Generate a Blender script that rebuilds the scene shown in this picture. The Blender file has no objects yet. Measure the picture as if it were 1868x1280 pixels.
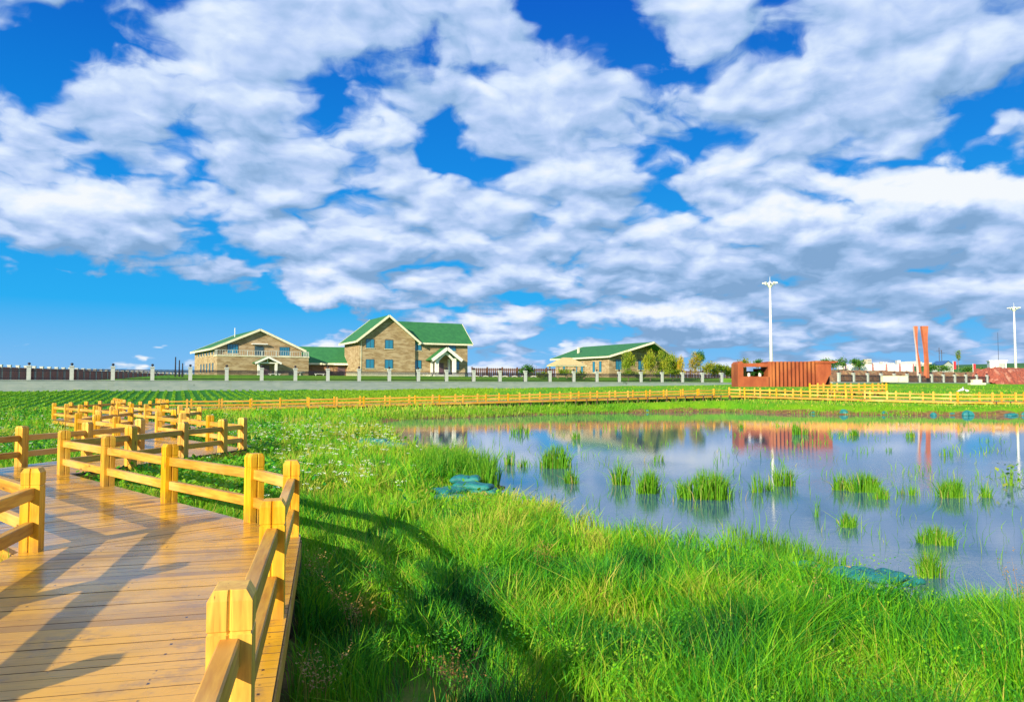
import bpy, bmesh, math, random
import numpy as np
from math import radians, sin, cos, pi
from mathutils import Vector, Matrix

S = bpy.context.scene
C = S.collection
EYE = 2.5           # metres above the pond
F = 1400.0          # focal length in photo pixels (photo 1868 wide)
HOR = 706.0         # horizon row in the photo

# ------------------------------------------------------------------ camera
cam_d = bpy.data.cameras.new("camera")
cam = bpy.data.objects.new("camera", cam_d); C.objects.link(cam)
cam.location = (0, 0, EYE)
cam.rotation_euler = (radians(90 + 2.70), 0, 0)
cam_d.lens = 36.0 * F / 1868.0
cam_d.sensor_width = 36.0
cam_d.clip_start = 0.05
cam_d.clip_end = 9000
S.camera = cam

# ------------------------------------------------------------------ light
SUN_EL = radians(20.5)
TO_SUN = Vector((-0.50 * cos(SUN_EL), -0.866 * cos(SUN_EL), sin(SUN_EL)))
sun_d = bpy.data.lights.new("sun", 'SUN')
sun_d.energy = 5.0
sun_d.angle = radians(0.5)
sun_d.color = (1.0, 0.87, 0.62)
sun = bpy.data.objects.new("sun", sun_d); C.objects.link(sun)
sun.rotation_euler = (-TO_SUN).to_track_quat('-Z', 'Y').to_euler()
S.view_settings.view_transform = 'Standard'
S.view_settings.look = 'None'
S.view_settings.gamma = 1.0
S.view_settings.exposure = 0.75
S.cycles.max_bounces = 7
S.cycles.diffuse_bounces = 3
S.cycles.glossy_bounces = 3
S.cycles.transmission_bounces = 4
S.cycles.transparent_max_bounces = 8
S.cycles.sample_clamp_indirect = 6.0

W = bpy.data.worlds.new("World"); S.world = W
W.use_nodes = True
nt = W.node_tree; nt.nodes.clear()


class NT:
    """small helper to write node trees"""
    def __init__(self, tree): self.t = tree
    def n(self, typ, **kw):
        nd = self.t.nodes.new(typ)
        for k, v in kw.items(): setattr(nd, k, v)
        return nd
    def link(self, a, b): self.t.links.new(a, b)
    def put(self, sock, v):
        if isinstance(v, bpy.types.NodeSocket): self.t.links.new(v, sock)
        elif v is not None: sock.default_value = v
    def math(self, op, a, b=None, c=None, clamp=False):
        nd = self.n('ShaderNodeMath', operation=op); nd.use_clamp = clamp
        self.put(nd.inputs[0], a); self.put(nd.inputs[1], b)
        if c is not None: self.put(nd.inputs[2], c)
        return nd.outputs[0]
    def vmath(self, op, a, b=None, c=None):
        nd = self.n('ShaderNodeVectorMath', operation=op)
        self.put(nd.inputs[0], a); self.put(nd.inputs[1], b)
        if c is not None: self.put(nd.inputs[2], c)
        return nd.outputs['Value'] if op in ('LENGTH', 'DOT_PRODUCT') else nd.outputs[0]
    def comb(self, x, y, z=0.0):
        nd = self.n('ShaderNodeCombineXYZ')
        for i, v in enumerate((x, y, z)): self.put(nd.inputs[i], v)
        return nd.outputs[0]
    def sep(self, v):
        nd = self.n('ShaderNodeSeparateXYZ'); self.put(nd.inputs[0], v); return nd.outputs
    def mix(self, f, a, b):
        nd = self.n('ShaderNodeMix', data_type='RGBA')
        self.put(nd.inputs[0], f)
        for s, v in ((nd.inputs[6], a), (nd.inputs[7], b)):
            if isinstance(v, (tuple, list)) and len(v) == 3: v = (*v, 1)
            self.put(s, v)
        return nd.outputs[2]
    def rng(self, v, a, b, c=0.0, d=1.0, smooth=True):
        nd = self.n('ShaderNodeMapRange'); nd.interpolation_type = 'SMOOTHSTEP' if smooth else 'LINEAR'
        self.put(nd.inputs[0], v)
        for i, q in enumerate((a, b, c, d)): self.put(nd.inputs[i + 1], q)
        return nd.outputs[0]
    def noise(self, vec, scale, detail=4, rough=0.5, dist=0.0, out='Fac'):
        nd = self.n('ShaderNodeTexNoise')
        if vec is not None: self.put(nd.inputs['Vector'], vec)
        nd.inputs['Scale'].default_value = scale; nd.inputs['Detail'].default_value = detail
        nd.inputs['Roughness'].default_value = rough; nd.inputs['Distortion'].default_value = dist
        return nd.outputs[out]


def pix_ang(px, py):
    """direction angles (azimuth from +Y, elevation) of a photo pixel"""
    x = (px - 934) / F; z = (640 - py) / F; t = radians(2.70)
    y2 = cos(t) - z * sin(t); z2 = sin(t) + z * cos(t)
    return math.atan2(x, y2), math.asin(z2 / math.sqrt(x * x + y2 * y2 + z2 * z2))


# cloud cover: patches of the real sky (photo column, row, half width, half height, weight; negative = open blue)
PATCH = [
 (40, 55, 130, 90, -1.2), (150, 35, 140, 60, -.6), (290, 75, 60, 22, -.5), (455, 55, 30, 14, -.35),
 (790, 60, 40, 110, -.55), (700, 175, 150, 45, -.6), (600, 205, 90, 30, -.5), (775, 225, 45, 60, -.6), (600, 120, 110, 22, -.35),
 (345, 277, 75, 20, -.8), (80, 288, 130, 28, -.6), (60, 232, 90, 14, -.35), (445, 335, 60, 22, -.45), (190, 325, 80, 16, -.3),
 (1020, 60, 130, 50, -.6), (1130, 80, 105, 85, -.85), (1185, 180, 40, 80, -.6), (1480, 35, 60, 45, -.7), (1000, 15, 160, 20, -.3), (1060, 210, 60, 60, -.25),
 (1830, 235, 130, 80, -1.1), (1680, 270, 120, 55, -.5), (1850, 90, 60, 40, .2), (1380, 235, 60, 45, -.5), (1240, 250, 70, 35, -.45), (1300, 345, 110, 20, -.45), (1500, 322, 70, 22, -.4),
 (1130, 330, 90, 25, -.4), (1180, 300, 60, 30, -.3), (760, 262, 120, 20, -.35),(1545, 225, 40, 40, -.3),
 (120, 545, 420, 70, -1.5), (330, 610, 420, 60, -1.2), (560, 605, 180, 24, -.6), (450, 500, 80, 30, -.3), (30, 620, 300, 110, -.8), (700, 590, 250, 22, -.3), (980, 560, 170, 26, -.75), (1040, 515, 130, 22, -.35), (1050, 610, 120, 40, -.4), (880, 640, 200, 30, -.2),
 (350, 170, 260, 70, .55), (440, 60, 270, 60, .6), (860, 190, 90, 80, .3), (890, 90, 60, 60, .5), (660, 215, 80, 26, .55), (110, 95, 60, 26, .6), (60, 265, 80, 22, .35),
 (1450, 130, 240, 110, .6), (1000, 170, 110, 60, .45), (1680, 60, 200, 90, .5), (1100, 290, 170, 28, .4), (1600, 240, 170, 40, .25), (1330, 300, 150, 24, .3),
 (150, 380, 260, 90, .45), (600, 430, 400, 80, .5), (1150, 420, 300, 70, .4), (1600, 400, 300, 90, .8), (1450, 540, 420, 60, .3),
 (300, 497, 120, 16, .7), (570, 540, 75, 40, 1.3), (660, 545, 80, 30, .9), (570, 612, 75, 22, 1.3), (820, 575, 90, 18, .9), (900, 590, 90, 18, .7), (940, 500, 50, 14, .5),(1010,498,50,22,.9),
 (1250, 578, 130, 28, 1.3), (1190, 590, 160, 22, .7), (1210, 480, 60, 20, .6), (1700, 580, 200, 22, .5), (1840, 530, 80, 22, .7), (1540, 500, 120, 30, .3)]
# bright sunlit cloud tops (weight > 0) and grey undersides (weight < 0)
SHADE = [(400, 150, 260, 50, .30), (60, 425, 90, 40, .55), (620, 215, 110, 24, .25), (100, 335, 120, 40, .2), (1250, 90, 120, 80, .2), (1000, 180, 130, 60, .1), (1150, 290, 180, 35, .2),
 (1430, 370, 160, 50, .45), (1750, 355, 150, 40, .95), (1500, 345, 120, 24, .5), (1600, 380, 90, 30, .4), (1350, 130, 120, 90, .15),
 (1640, 435, 240, 50, -.6), (1450, 490, 330, 40, -.5), (1300, 540, 260, 40, -.55), (700, 500, 420, 50, -.3), (250, 440, 260, 60, -.25), (1730, 390, 90, 14, -.6), (1700, 520, 200, 40, -.4), (300, 380, 300, 30, -.1), (900, 420, 300, 40, -.15), (1540, 495, 90, 18, .5), (1420, 515, 60, 16, .4),
 (1250, 575, 120, 18, .9), (570, 530, 80, 26, .9), (580, 612, 90, 20, .8), (1210, 478, 50, 14, .8), (1010, 495, 50, 18, .5), (1840, 527, 70, 16, 1.0), (1500, 600, 380, 40, -.35), (1700, 640, 300, 40, -.2), (820, 572, 80, 14, .5), (280, 500, 130, 16, -.15), (1100, 430, 280, 40, -.05)]


NR = 16
VMAX = .50
U0, U1 = -.66, .66


def field(lst, u, v, off=0.0):
    acc = np.zeros_like(u)
    for (px, py, rx, ry, w) in lst:
        bu, bv = pix_ang(px, py)
        r = np.sqrt(((u - bu) * F / (rx * 1.35)) ** 2 + ((v + off - bv) * F / (ry * 1.35)) ** 2)
        acc += w * 1.3 * np.clip(1 - r, 0, 1)
    return acc


T = NT(nt)
tc = T.n('ShaderNodeTexCoord')
dirv = tc.outputs['Generated']
dx, dy, dz = T.sep(dirv)
elev = T.math('ARCSINE', T.math('MINIMUM', T.math('MAXIMUM', dz, 0.0), 1.0))
uvw = T.comb(T.math('ARCTAN2', dx, dy), elev, 0.0)


def noise2(vec, scale, detail, rough, out='Fac'):
    nd = T.n('ShaderNodeTexNoise', noise_dimensions='2D')
    T.link(vec, nd.inputs['Vector'])
    nd.inputs['Scale'].default_value = scale; nd.inputs['Detail'].default_value = detail
    nd.inputs['Roughness'].default_value = rough
    return nd.outputs[out]


# noise on a flat cloud deck seen in perspective, and rounded puffs in direction space
def vor(vec, scale, feat='SMOOTH_F1', rand=1.0):
    nd = T.n('ShaderNodeTexVoronoi', voronoi_dimensions='2D', feature=feat)
    T.link(vec, nd.inputs['Vector']); nd.inputs['Scale'].default_value = scale
    nd.inputs['Randomness'].default_value = rand
    if feat == 'SMOOTH_F1': nd.inputs['Smoothness'].default_value = .55
    return nd.outputs['Distance']


def cloud_noise(dv):
    x, y, z = T.sep(dv)
    zz = T.math('ADD', T.math('MAXIMUM', z, 0.0), 0.27)
    p = T.comb(T.math('DIVIDE', x, zz), T.math('DIVIDE', y, zz), 0.0)
    p = T.vmath('ADD', p, T.vmath('MULTIPLY', T.vmath('SUBTRACT', noise2(p, 5.0, 3, .55, out='Color'), (.5, .5, .5)), (.20, .20, 0)))
    n1 = noise2(p, 4.2, 8, .55)
    b1 = T.math('SUBTRACT', .42, vor(p, 5.2))
    b2 = T.math('SUBTRACT', .38, vor(p, 12.0, 'F1'))
    d = T.math('MULTIPLY', T.math('SUBTRACT', n1, .5), 1.45)
    d = T.math('MULTIPLY_ADD', b1, 1.15, d)
    return T.math('MULTIPLY_ADD', b2, .38, d)


wob = T.vmath('MULTIPLY', T.vmath('SUBTRACT', noise2(uvw, 13, 5, .55, out='Color'), (.5, .5, .5)), (.13, .065, 0))
st = T.vmath('ADD', uvw, wob)
su, sv, _ = T.sep(st)
wq = T.math('MULTIPLY', T.math('POWER', T.math('DIVIDE', T.math('MAXIMUM', sv, 0.0), VMAX), .75), NR - 1)
ur = T.math('DIVIDE', T.math('SUBTRACT', su, U0), U1 - U0)
us = np.linspace(U0, U1, 32)
acc = None
for k in range(NR):
    vk = VMAX * (k / (NR - 1)) ** (1 / .75)
    cov = field(PATCH, us, np.full(32, vk))
    shd = field(SHADE, us, np.full(32, vk)) + .9 * (cov - field(PATCH, us, np.full(32, vk), .03))
    rp = T.n('ShaderNodeValToRGB')
    el = rp.color_ramp.elements
    while len(el) < 32: el.new(.5)
    for i in range(32):
        el[i].position = i / 31
    for i in range(32):
        el[i].color = (float(np.clip((cov[i] + 2) / 4, 0, 1)), float(np.clip((shd[i] + 2) / 4, 0, 1)), 0, 1)
    T.link(ur, rp.inputs[0])
    h = T.math('SUBTRACT', 1.0, T.math('ABSOLUTE', T.math('SUBTRACT', wq, float(k))), clamp=True)
    if k == NR - 1: h = T.math('MULTIPLY_ADD', T.math('SUBTRACT', wq, float(k)), 1.0, 1.0, clamp=True)
    cc = T.vmath('MULTIPLY', rp.outputs[0], T.comb(h, h, h))
    acc = cc if acc is None else T.vmath('ADD', acc, cc)
cx, cy, _ = T.sep(acc)
cov = T.math('MULTIPLY_ADD', cx, 4.0, -2.0)
shd = T.math('MULTIPLY_ADD', cy, 4.0, -2.0)
nz0 = cloud_noise(dirv)
nz1 = cloud_noise(T.vmath('ADD', dirv, (-.008, 0, .017)))
d0 = T.math('ADD', T.math('MULTIPLY_ADD', cov, .56, nz0), .30)
alpha = T.rng(d0, -.11, .30)
edge = T.math('SUBTRACT', nz0, nz1)
fine = noise2(T.vmath('MULTIPLY', uvw, (1, 2.4, 1)), 11, 6, .55)
sh = T.math('MULTIPLY_ADD', edge, .58, .405)
sh = T.math('MULTIPLY_ADD', T.math('SUBTRACT', fine, .5), .55, sh)
sh = T.math('MULTIPLY_ADD', shd, .36, sh)
sh = T.math('MULTIPLY_ADD', T.rng(d0, .0, .7), .16, T.math('SUBTRACT', sh, .08), clamp=True)
ramp = T.n('ShaderNodeValToRGB'); T.link(sh, ramp.inputs[0])
cr = ramp.color_ramp
cr.elements[0].position = 0.0; cr.elements[0].color = (.135, .235, .385, 1)
cr.elements[1].position = 1.0; cr.elements[1].color = (.54, .565, .59, 1)
e = cr.elements.new(.25); e.color = (.20, .305, .475, 1)
e = cr.elements.new(.50); e.color = (.305, .39, .565, 1)
e = cr.elements.new(.75); e.color = (.43, .50, .60, 1)
sky = T.n('ShaderNodeTexSky', sky_type='NISHITA')
sky.sun_disc = False
sky.sun_elevation = SUN_EL
sky.sun_rotation = math.atan2(TO_SUN.x, TO_SUN.y) % (2 * pi)
sky.air_density = 1.0; sky.dust_density = 0.3; sky.ozone_density = 2.5
grad = T.n('ShaderNodeValToRGB'); T.link(T.math('MULTIPLY', dz, 2.0), grad.inputs[0])
g = grad.color_ramp
g.elements[0].position = 0.0; g.elements[0].color = (.14, .30, .50, 1)
g.elements[1].position = 1.0; g.elements[1].color = (.0, .055, .35, 1)
e = g.elements.new(.07); e.color = (.10, .29, .53, 1)
e = g.elements.new(.20); e.color = (.006, .245, .53, 1)
e = g.elements.new(.55); e.color = (.0, .145, .46, 1)
e = g.elements.new(.8); e.color = (.0, .09, .38, 1)
skyc = T.vmath('MULTIPLY', sky.outputs[0], (.10, .10, .10))
bg1 = T.n('ShaderNodeBackground'); T.link(T.mix(.97, skyc, grad.outputs[0]), bg1.inputs[0]); bg1.inputs[1].default_value = 1.0
bg2 = T.n('ShaderNodeBackground'); T.link(ramp.outputs[0], bg2.inputs[0]); bg2.inputs[1].default_value = 1.0
mx = T.n('ShaderNodeMixShader')
T.link(alpha, mx.inputs[0]); T.link(bg1.outputs[0], mx.inputs[1]); T.link(bg2.outputs[0], mx.inputs[2])
out = T.n('ShaderNodeOutputWorld'); T.link(mx.outputs[0], out.inputs[0])
W.cycles.sampling_method = 'MANUAL'; W.cycles.sample_map_resolution = 512

# ================================================================== helpers
rng = np.random.default_rng(7)
random.seed(7)


def mat(name, color=(.5, .5, .5), rough=.7, metal=0.0, spec=.5, build=None):
    m = bpy.data.materials.new(name); m.use_nodes = True
    t = m.node_tree
    b = t.nodes['Principled BSDF']
    b.inputs['Base Color'].default_value = (*color, 1)
    b.inputs['Roughness'].default_value = rough
    b.inputs['Metallic'].default_value = metal
    b.inputs['Specular IOR Level'].default_value = spec
    if build: build(NT(t), b)
    return m


def varied(c1, c2, scale=3.0, rough=.7, stretch=(1, 1, 1), bump=0.0, c3=None, detail=6, spec=.4, bscale=None, bdist=.01):
    def f(T, b):
        co = T.n('ShaderNodeTexCoord').outputs['Object']
        v = T.vmath('MULTIPLY', co, stretch)
        n = T.noise(v, scale, detail, .6)
        c = T.mix(T.rng(n, .3, .7), c1, c2)
        if c3:
            n2 = T.noise(v, scale * .37, 4, .5)
            c = T.mix(T.rng(n2, .52, .72), c, c3)
        T.link(c, b.inputs['Base Color'])
        if bump:
            nb = T.noise(v, bscale or scale * 3, 6, .6)
            bp = T.n('ShaderNodeBump'); bp.inputs['Strength'].default_value = bump; bp.inputs['Distance'].default_value = bdist
            T.link(nb, bp.inputs['Height']); T.link(bp.outputs[0], b.inputs['Normal'])
    return mat("varied", c1, rough, 0, spec, f)


def tag(o, label=None, cat=None, group=None, kind=None):
    if label: o['label'] = label
    if cat: o['category'] = cat
    if group: o['group'] = group
    if kind: o['kind'] = kind
    return o


def empty(name, loc=(0, 0, 0), rz=0.0, label=None, cat=None, group=None):
    o = bpy.data.objects.new(name, None); C.objects.link(o)
    o.location = loc; o.rotation_euler = (0, 0, rz)
    return tag(o, label, cat, group)


def copy_tree(o, parent=None):
    c = o.copy(); C.objects.link(c); c.parent = parent
    for ch in [q for q in bpy.data.objects if q.parent == o]: copy_tree(ch, c)
    return c


class MB:
    def __init__(self): self.v = []; self.f = []; self.mi = []
    def add(self, vs, fs, mi=0):
        o = len(self.v); self.v += [tuple(q) for q in vs]; self.f += [tuple(i + o for i in q) for q in fs]; self.mi += [mi] * len(fs)
        return self
    def box(self, x0, x1, y0, y1, z0, z1, mi=0):
        v = [(x0, y0, z0), (x1, y0, z0), (x1, y1, z0), (x0, y1, z0), (x0, y0, z1), (x1, y0, z1), (x1, y1, z1), (x0, y1, z1)]
        return self.add(v, [(3, 2, 1, 0), (4, 5, 6, 7), (0, 1, 5, 4), (1, 2, 6, 5), (2, 3, 7, 6), (3, 0, 4, 7)], mi)
    def beam(self, a, b, w, h, mi=0, up=(0, 0, 1)):
        a = Vector(a); b = Vector(b); d = (b - a).normalized(); s = d.cross(Vector(up))
        s = (s.normalized() if s.length > 1e-4 else Vector((1, 0, 0))); u = s.cross(d).normalized()
        vs = []
        for q in (a, b):
            for i, j in ((-1, -1), (1, -1), (1, 1), (-1, 1)): vs.append(q + s * (i * w / 2) + u * (j * h / 2))
        return self.add(vs, [(3, 2, 1, 0), (4, 5, 6, 7), (0, 1, 5, 4), (1, 2, 6, 5), (2, 3, 7, 6), (3, 0, 4, 7)], mi)
    def tube(self, pts, rad, n=8, mi=0, cap=True):
        pts = [Vector(p) for p in pts]; rings = []
        for i, p in enumerate(pts):
            d = (pts[min(i + 1, len(pts) - 1)] - pts[max(i - 1, 0)]).normalized()
            s = d.cross(Vector((0, 0, 1)));  s = s.normalized() if s.length > 1e-3 else Vector((1, 0, 0))
            u = s.cross(d); r = rad[i] if isinstance(rad, (list, tuple)) else rad
            rings.append([p + s * (r * cos(2 * pi * k / n)) + u * (r * sin(2 * pi * k / n)) for k in range(n)])
        vs = [q for r_ in rings for q in r_]; fs = []
        for i in range(len(pts) - 1):
            for k in range(n):
                a = i * n + k; b = i * n + (k + 1) % n; fs.append((a, b, b + n, a + n))
        if cap: fs += [tuple(range(n - 1, -1, -1)), tuple(len(vs) - n + k for k in range(n))]
        return self.add(vs, fs, mi)
    def prism(self, poly, z0, z1, mi=0):
        n = len(poly); vs = [(p[0], p[1], z0) for p in poly] + [(p[0], p[1], z1) for p in poly]
        fs = [tuple(range(n - 1, -1, -1)), tuple(range(n, 2 * n))] + [(i, (i + 1) % n, n + (i + 1) % n, n + i) for i in range(n)]
        return self.add(vs, fs, mi)
    def prism_y(self, poly, y0, y1, mi=0):       # poly in x,z
        n = len(poly); vs = [(p[0], y0, p[1]) for p in poly] + [(p[0], y1, p[1]) for p in poly]
        fs = [tuple(range(n)), tuple(range(2 * n - 1, n - 1, -1))] + [((i + 1) % n, i, n + i, n + (i + 1) % n) for i in range(n)]
        return self.add(vs, fs, mi)
    def lathe(self, prof, n=16, c=(0, 0), mi=0):  # prof (r,z)
        vs = []
        for r, z in prof: vs += [(c[0] + r * cos(2 * pi * k / n), c[1] + r * sin(2 * pi * k / n), z) for k in range(n)]
        fs = []
        for i in range(len(prof) - 1):
            for k in range(n):
                a = i * n + k; b = i * n + (k + 1) % n; fs.append((a, b, b + n, a + n))
        return self.add(vs, fs, mi)
    def slab(self, quad, th, mi=0):               # roof slab: quad counter-clockwise seen from above
        q = [Vector(p) for p in quad]; nrm = (q[1] - q[0]).cross(q[3] - q[0]).normalized()
        lo = [p - nrm * th for p in q]
        return self.add(q + lo, [(0, 1, 2, 3), (7, 6, 5, 4), (1, 0, 4, 5), (2, 1, 5, 6), (3, 2, 6, 7), (0, 3, 7, 4)], mi)
    def mesh(self, name, mats, smooth=False):
        me = bpy.data.meshes.new(name); me.from_pydata(self.v, [], self.f)
        for m in (mats if isinstance(mats, (list, tuple)) else [mats]): me.materials.append(m)
        me.polygons.foreach_set('material_index', self.mi)
        if smooth: me.polygons.foreach_set('use_smooth', [True] * len(self.f))
        me.update(); return me
    def build(self, name, mats, parent=None, smooth=False):
        return put(name, self.mesh(name, mats, smooth), parent)


def put(name, me, parent=None, loc=None, rz=None):
    o = bpy.data.objects.new(name, me); C.objects.link(o); o.parent = parent
    if loc is not None: o.location = loc
    if rz is not None: o.rotation_euler = (0, 0, rz)
    return o


def npmesh(name, V, faces, mats, attrs=None, smooth=False):
    """V (n,3); faces = list of index arrays (m,k)"""
    me = bpy.data.meshes.new(name)
    me.vertices.add(len(V)); me.vertices.foreach_set('co', np.ascontiguousarray(V, dtype=np.float32).ravel())
    tot = np.concatenate([np.full(len(f), f.shape[1], dtype=np.int32) for f in faces])
    idx = np.concatenate([f.ravel() for f in faces]).astype(np.int32)
    me.loops.add(len(idx)); me.loops.foreach_set('vertex_index', idx)
    me.polygons.add(len(tot))
    st = np.zeros(len(tot), dtype=np.int32); st[1:] = np.cumsum(tot)[:-1]
    me.polygons.foreach_set('loop_start', st)
    if smooth: me.polygons.foreach_set('use_smooth', np.ones(len(tot), dtype=bool))
    for m in (mats if isinstance(mats, (list, tuple)) else [mats]): me.materials.append(m)
    for k, a in (attrs or {}).items():
        at = me.attributes.new(k, 'FLOAT', 'POINT'); at.data.foreach_set('value', np.asarray(a, dtype=np.float32))
    me.update(calc_edges=True)
    return me


def PX(px, D): return (px - 934) / F * D        # world x of a photo column at distance D


def vnoise(x, y, s, seed=0):
    """smooth value noise, vectorised"""
    x = np.asarray(x) / s + seed * 17.3; y = np.asarray(y) / s + seed * 9.1
    xi = np.floor(x).astype(np.int64); yi = np.floor(y).astype(np.int64); fx = x - xi; fy = y - yi
    fx = fx * fx * (3 - 2 * fx); fy = fy * fy * (3 - 2 * fy)
    def h(a, b):
        q = np.sin(a * 127.1 + b * 311.7 + seed * 74.7) * 43758.5453
        return q - np.floor(q)
    return (h(xi, yi) * (1 - fx) + h(xi + 1, yi) * fx) * (1 - fy) + (h(xi, yi + 1) * (1 - fx) + h(xi + 1, yi + 1) * fx) * fy


def sstep(a, b, x):
    t = np.clip((x - a) / (b - a), 0, 1); return t * t * (3 - 2 * t)


# ================================================================== materials
def wood_build(c1, c2, c3, rough, per=.0):
    def f(T, b):
        tcn = T.n('ShaderNodeTexCoord'); co = tcn.outputs['Object']
        oi = T.n('ShaderNodeObjectInfo')
        v = T.vmath('ADD', co, T.comb(oi.outputs['Random'], T.math('MULTIPLY', oi.outputs['Random'], 7.0), 3.0))
        g = T.noise(T.vmath('MULTIPLY', v, (22, 22, 2.2)), 1.0, 5, .6, .4)
        big = T.noise(v, 1.3, 3, .5)
        c = T.mix(T.rng(g, .3, .72), c1, c2)
        c = T.mix(T.math('MULTIPLY', T.rng(big, .45, .75), .6), c, c3)
        kn = T.n('ShaderNodeTexVoronoi'); T.link(T.vmath('MULTIPLY', v, (5, 5, 1.6)), kn.inputs['Vector']); kn.inputs['Scale'].default_value = 1.0
        c = T.mix(T.rng(kn.outputs['Distance'], .14, .04), c, (c2[0] * .35, c2[1] * .25, c2[2] * .3))
        pz = T.sep(co)[2]
        dirt = T.math('MULTIPLY', T.rng(pz, .22, .0), T.rng(T.noise(T.vmath('MULTIPLY', v, (6, 6, 3)), 1.0, 5, .7), .35, .6))
        c = T.mix(T.math('MULTIPLY', dirt, .6), c, (.20, .12, .04))
        hv = T.n('ShaderNodeHueSaturation'); T.link(c, hv.inputs['Color'])
        T.link(T.math('MULTIPLY_ADD', oi.outputs['Random'], .26, .86), hv.inputs['Value'])
        T.link(T.math('MULTIPLY_ADD', T.math('FRACT', T.math('MULTIPLY', oi.outputs['Random'], 13.0)), .10, .95), hv.inputs['Saturation'])
        c = hv.outputs[0]
        crk = T.noise(T.vmath('MULTIPLY', v, (60, 60, 1.4)), 1.0, 3, .6)
        c = T.mix(T.math('MULTIPLY', T.rng(crk, .66, .72), .75), c, (.12, .05, .01))
        T.link(c, b.inputs['Base Color'])
        bp = T.n('ShaderNodeBump'); bp.inputs['Strength'].default_value = .25; bp.inputs['Distance'].default_value = .004
        T.link(g, bp.inputs['Height']); T.link(bp.outputs[0], b.inputs['Normal'])
    return f


M = {}
M['post'] = mat('post_wood', rough=.5, build=wood_build((.72, .42, .035), (.47, .20, .012), (.76, .50, .10), .5), spec=.35)


def rail_build(T, b):
    co = T.n('ShaderNodeTexCoord').outputs['Object']
    oi = T.n('ShaderNodeObjectInfo')
    v = T.vmath('ADD', co, T.comb(T.math('MULTIPLY', oi.outputs['Random'], 5.0), oi.outputs['Random'], 3.0))
    g = T.noise(T.vmath('MULTIPLY', v, (2.2, 24, 24)), 1.0, 5, .6, .3)
    c = T.mix(T.rng(g, .3, .72), (.70, .39, .045), (.45, .19, .02))
    c = T.mix(T.math('MULTIPLY', T.rng(T.noise(v, 1.1, 3, .5), .45, .75), .6), c, (.72, .45, .16))
    kn = T.n('ShaderNodeTexVoronoi'); T.link(T.vmath('MULTIPLY', v, (1.5, 6, 6)), kn.inputs['Vector']); kn.inputs['Scale'].default_value = 1.0
    c = T.mix(T.rng(kn.outputs['Distance'], .13, .04), c, (.22, .08, .015))
    hv = T.n('ShaderNodeHueSaturation'); T.link(c, hv.inputs['Color'])
    T.link(T.math('MULTIPLY_ADD', oi.outputs['Random'], .34, .78), hv.inputs['Value'])
    crk = T.noise(T.vmath('MULTIPLY', v, (1.2, 60, 60)), 1.0, 3, .6)
    c = T.mix(T.math('MULTIPLY', T.rng(crk, .66, .72), .7), hv.outputs[0], (.12, .05, .01))
    T.link(c, b.inputs['Base Color'])
    bp = T.n('ShaderNodeBump'); bp.inputs['Strength'].default_value = .25; bp.inputs['Distance'].default_value = .004
    T.link(g, bp.inputs['Height']); T.link(bp.outputs[0], b.inputs['Normal'])


M['rail'] = mat('rail_wood', rough=.5, spec=.35, build=rail_build)


def deck_build(T, b):
    at = T.n('ShaderNodeAttribute', attribute_name='plank').outputs['Fac']
    along = T.n('ShaderNodeAttribute', attribute_name='along').outputs['Fac']
    along_raw = T.n('ShaderNodeAttribute', attribute_name='raw').outputs['Fac']
    across = T.n('ShaderNodeAttribute', attribute_name='across').outputs['Fac']
    v = T.comb(T.math('MULTIPLY', along, 1.6), T.math('MULTIPLY', across, 26.0), T.math('MULTIPLY', at, 31.0))
    g = T.noise(v, 1.0, 6, .62, .5)
    co = T.n('ShaderNodeTexCoord').outputs['Object']
    w = T.noise(co, .55, 4, .6)
    wet = T.noise(T.vmath('ADD', co, (9, 3, 0)), .9, 4, .6)
    c = T.mix(T.rng(g, .28, .72), (.64, .37, .045), (.36, .16, .02))
    c = T.mix(T.math('MULTIPLY', T.rng(at, .0, 1.0, smooth=False), .75), c, (.45, .265, .055))
    c = T.mix(T.math('MULTIPLY', T.rng(w, .42, .62), .75), c, (.80, .42, .02))
    c = T.mix(T.math('MULTIPLY', T.rng(T.noise(co, 1.9, 6, .75), .50, .66), .55), c, (.24, .15, .08))
    c = T.mix(T.math('MULTIPLY', T.rng(T.noise(v, 2.3, 4, .7), .58, .72), .8), c, (.09, .05, .03))
    dk = T.n('ShaderNodeMath', operation='FRACT'); T.link(T.math('MULTIPLY', at, 57.3), dk.inputs[0])
    c = T.mix(T.math('MULTIPLY', T.rng(dk.outputs[0], .80, .92), .5), c, (.17, .09, .04))
    nl = T.math('ABSOLUTE', T.math('SUBTRACT', T.math('FRACT', T.math('MULTIPLY', along_raw, 1.6)), .5))
    nv = T.n('ShaderNodeTexVoronoi'); T.link(T.comb(T.math('MULTIPLY', along_raw, 9.0), T.math('MULTIPLY', across, 13.8), 0), nv.inputs['Vector']); nv.inputs['Scale'].default_value = 1.0
    nail = T.math('MULTIPLY', T.rng(nl, .020, .008), T.rng(nv.outputs['Distance'], .30, .18))
    c = T.mix(nail, c, (.05, .03, .02))
    # nail lines
    T.link(c, b.inputs['Base Color'])
    T.link(T.rng(wet, .35, .7, .13, .40), b.inputs['Roughness'])
    bp = T.n('ShaderNodeBump'); bp.inputs['Strength'].default_value = .35; bp.inputs['Distance'].default_value = .004
    T.link(g, bp.inputs['Height']); T.link(bp.outputs[0], b.inputs['Normal'])


M['deck'] = mat('deck_planks', rough=.4, spec=.5, build=deck_build)
M['gap_shade'] = mat('plank_side_shade', (.10, .05, .02), .8)  # dark plank sides: the shade in the gaps put into their colour
M['dark'] = mat('dark_gap', (.02, .014, .01), .9)
M['pile'] = varied((.10, .06, .035), (.05, .03, .02), 5, .8)


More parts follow.
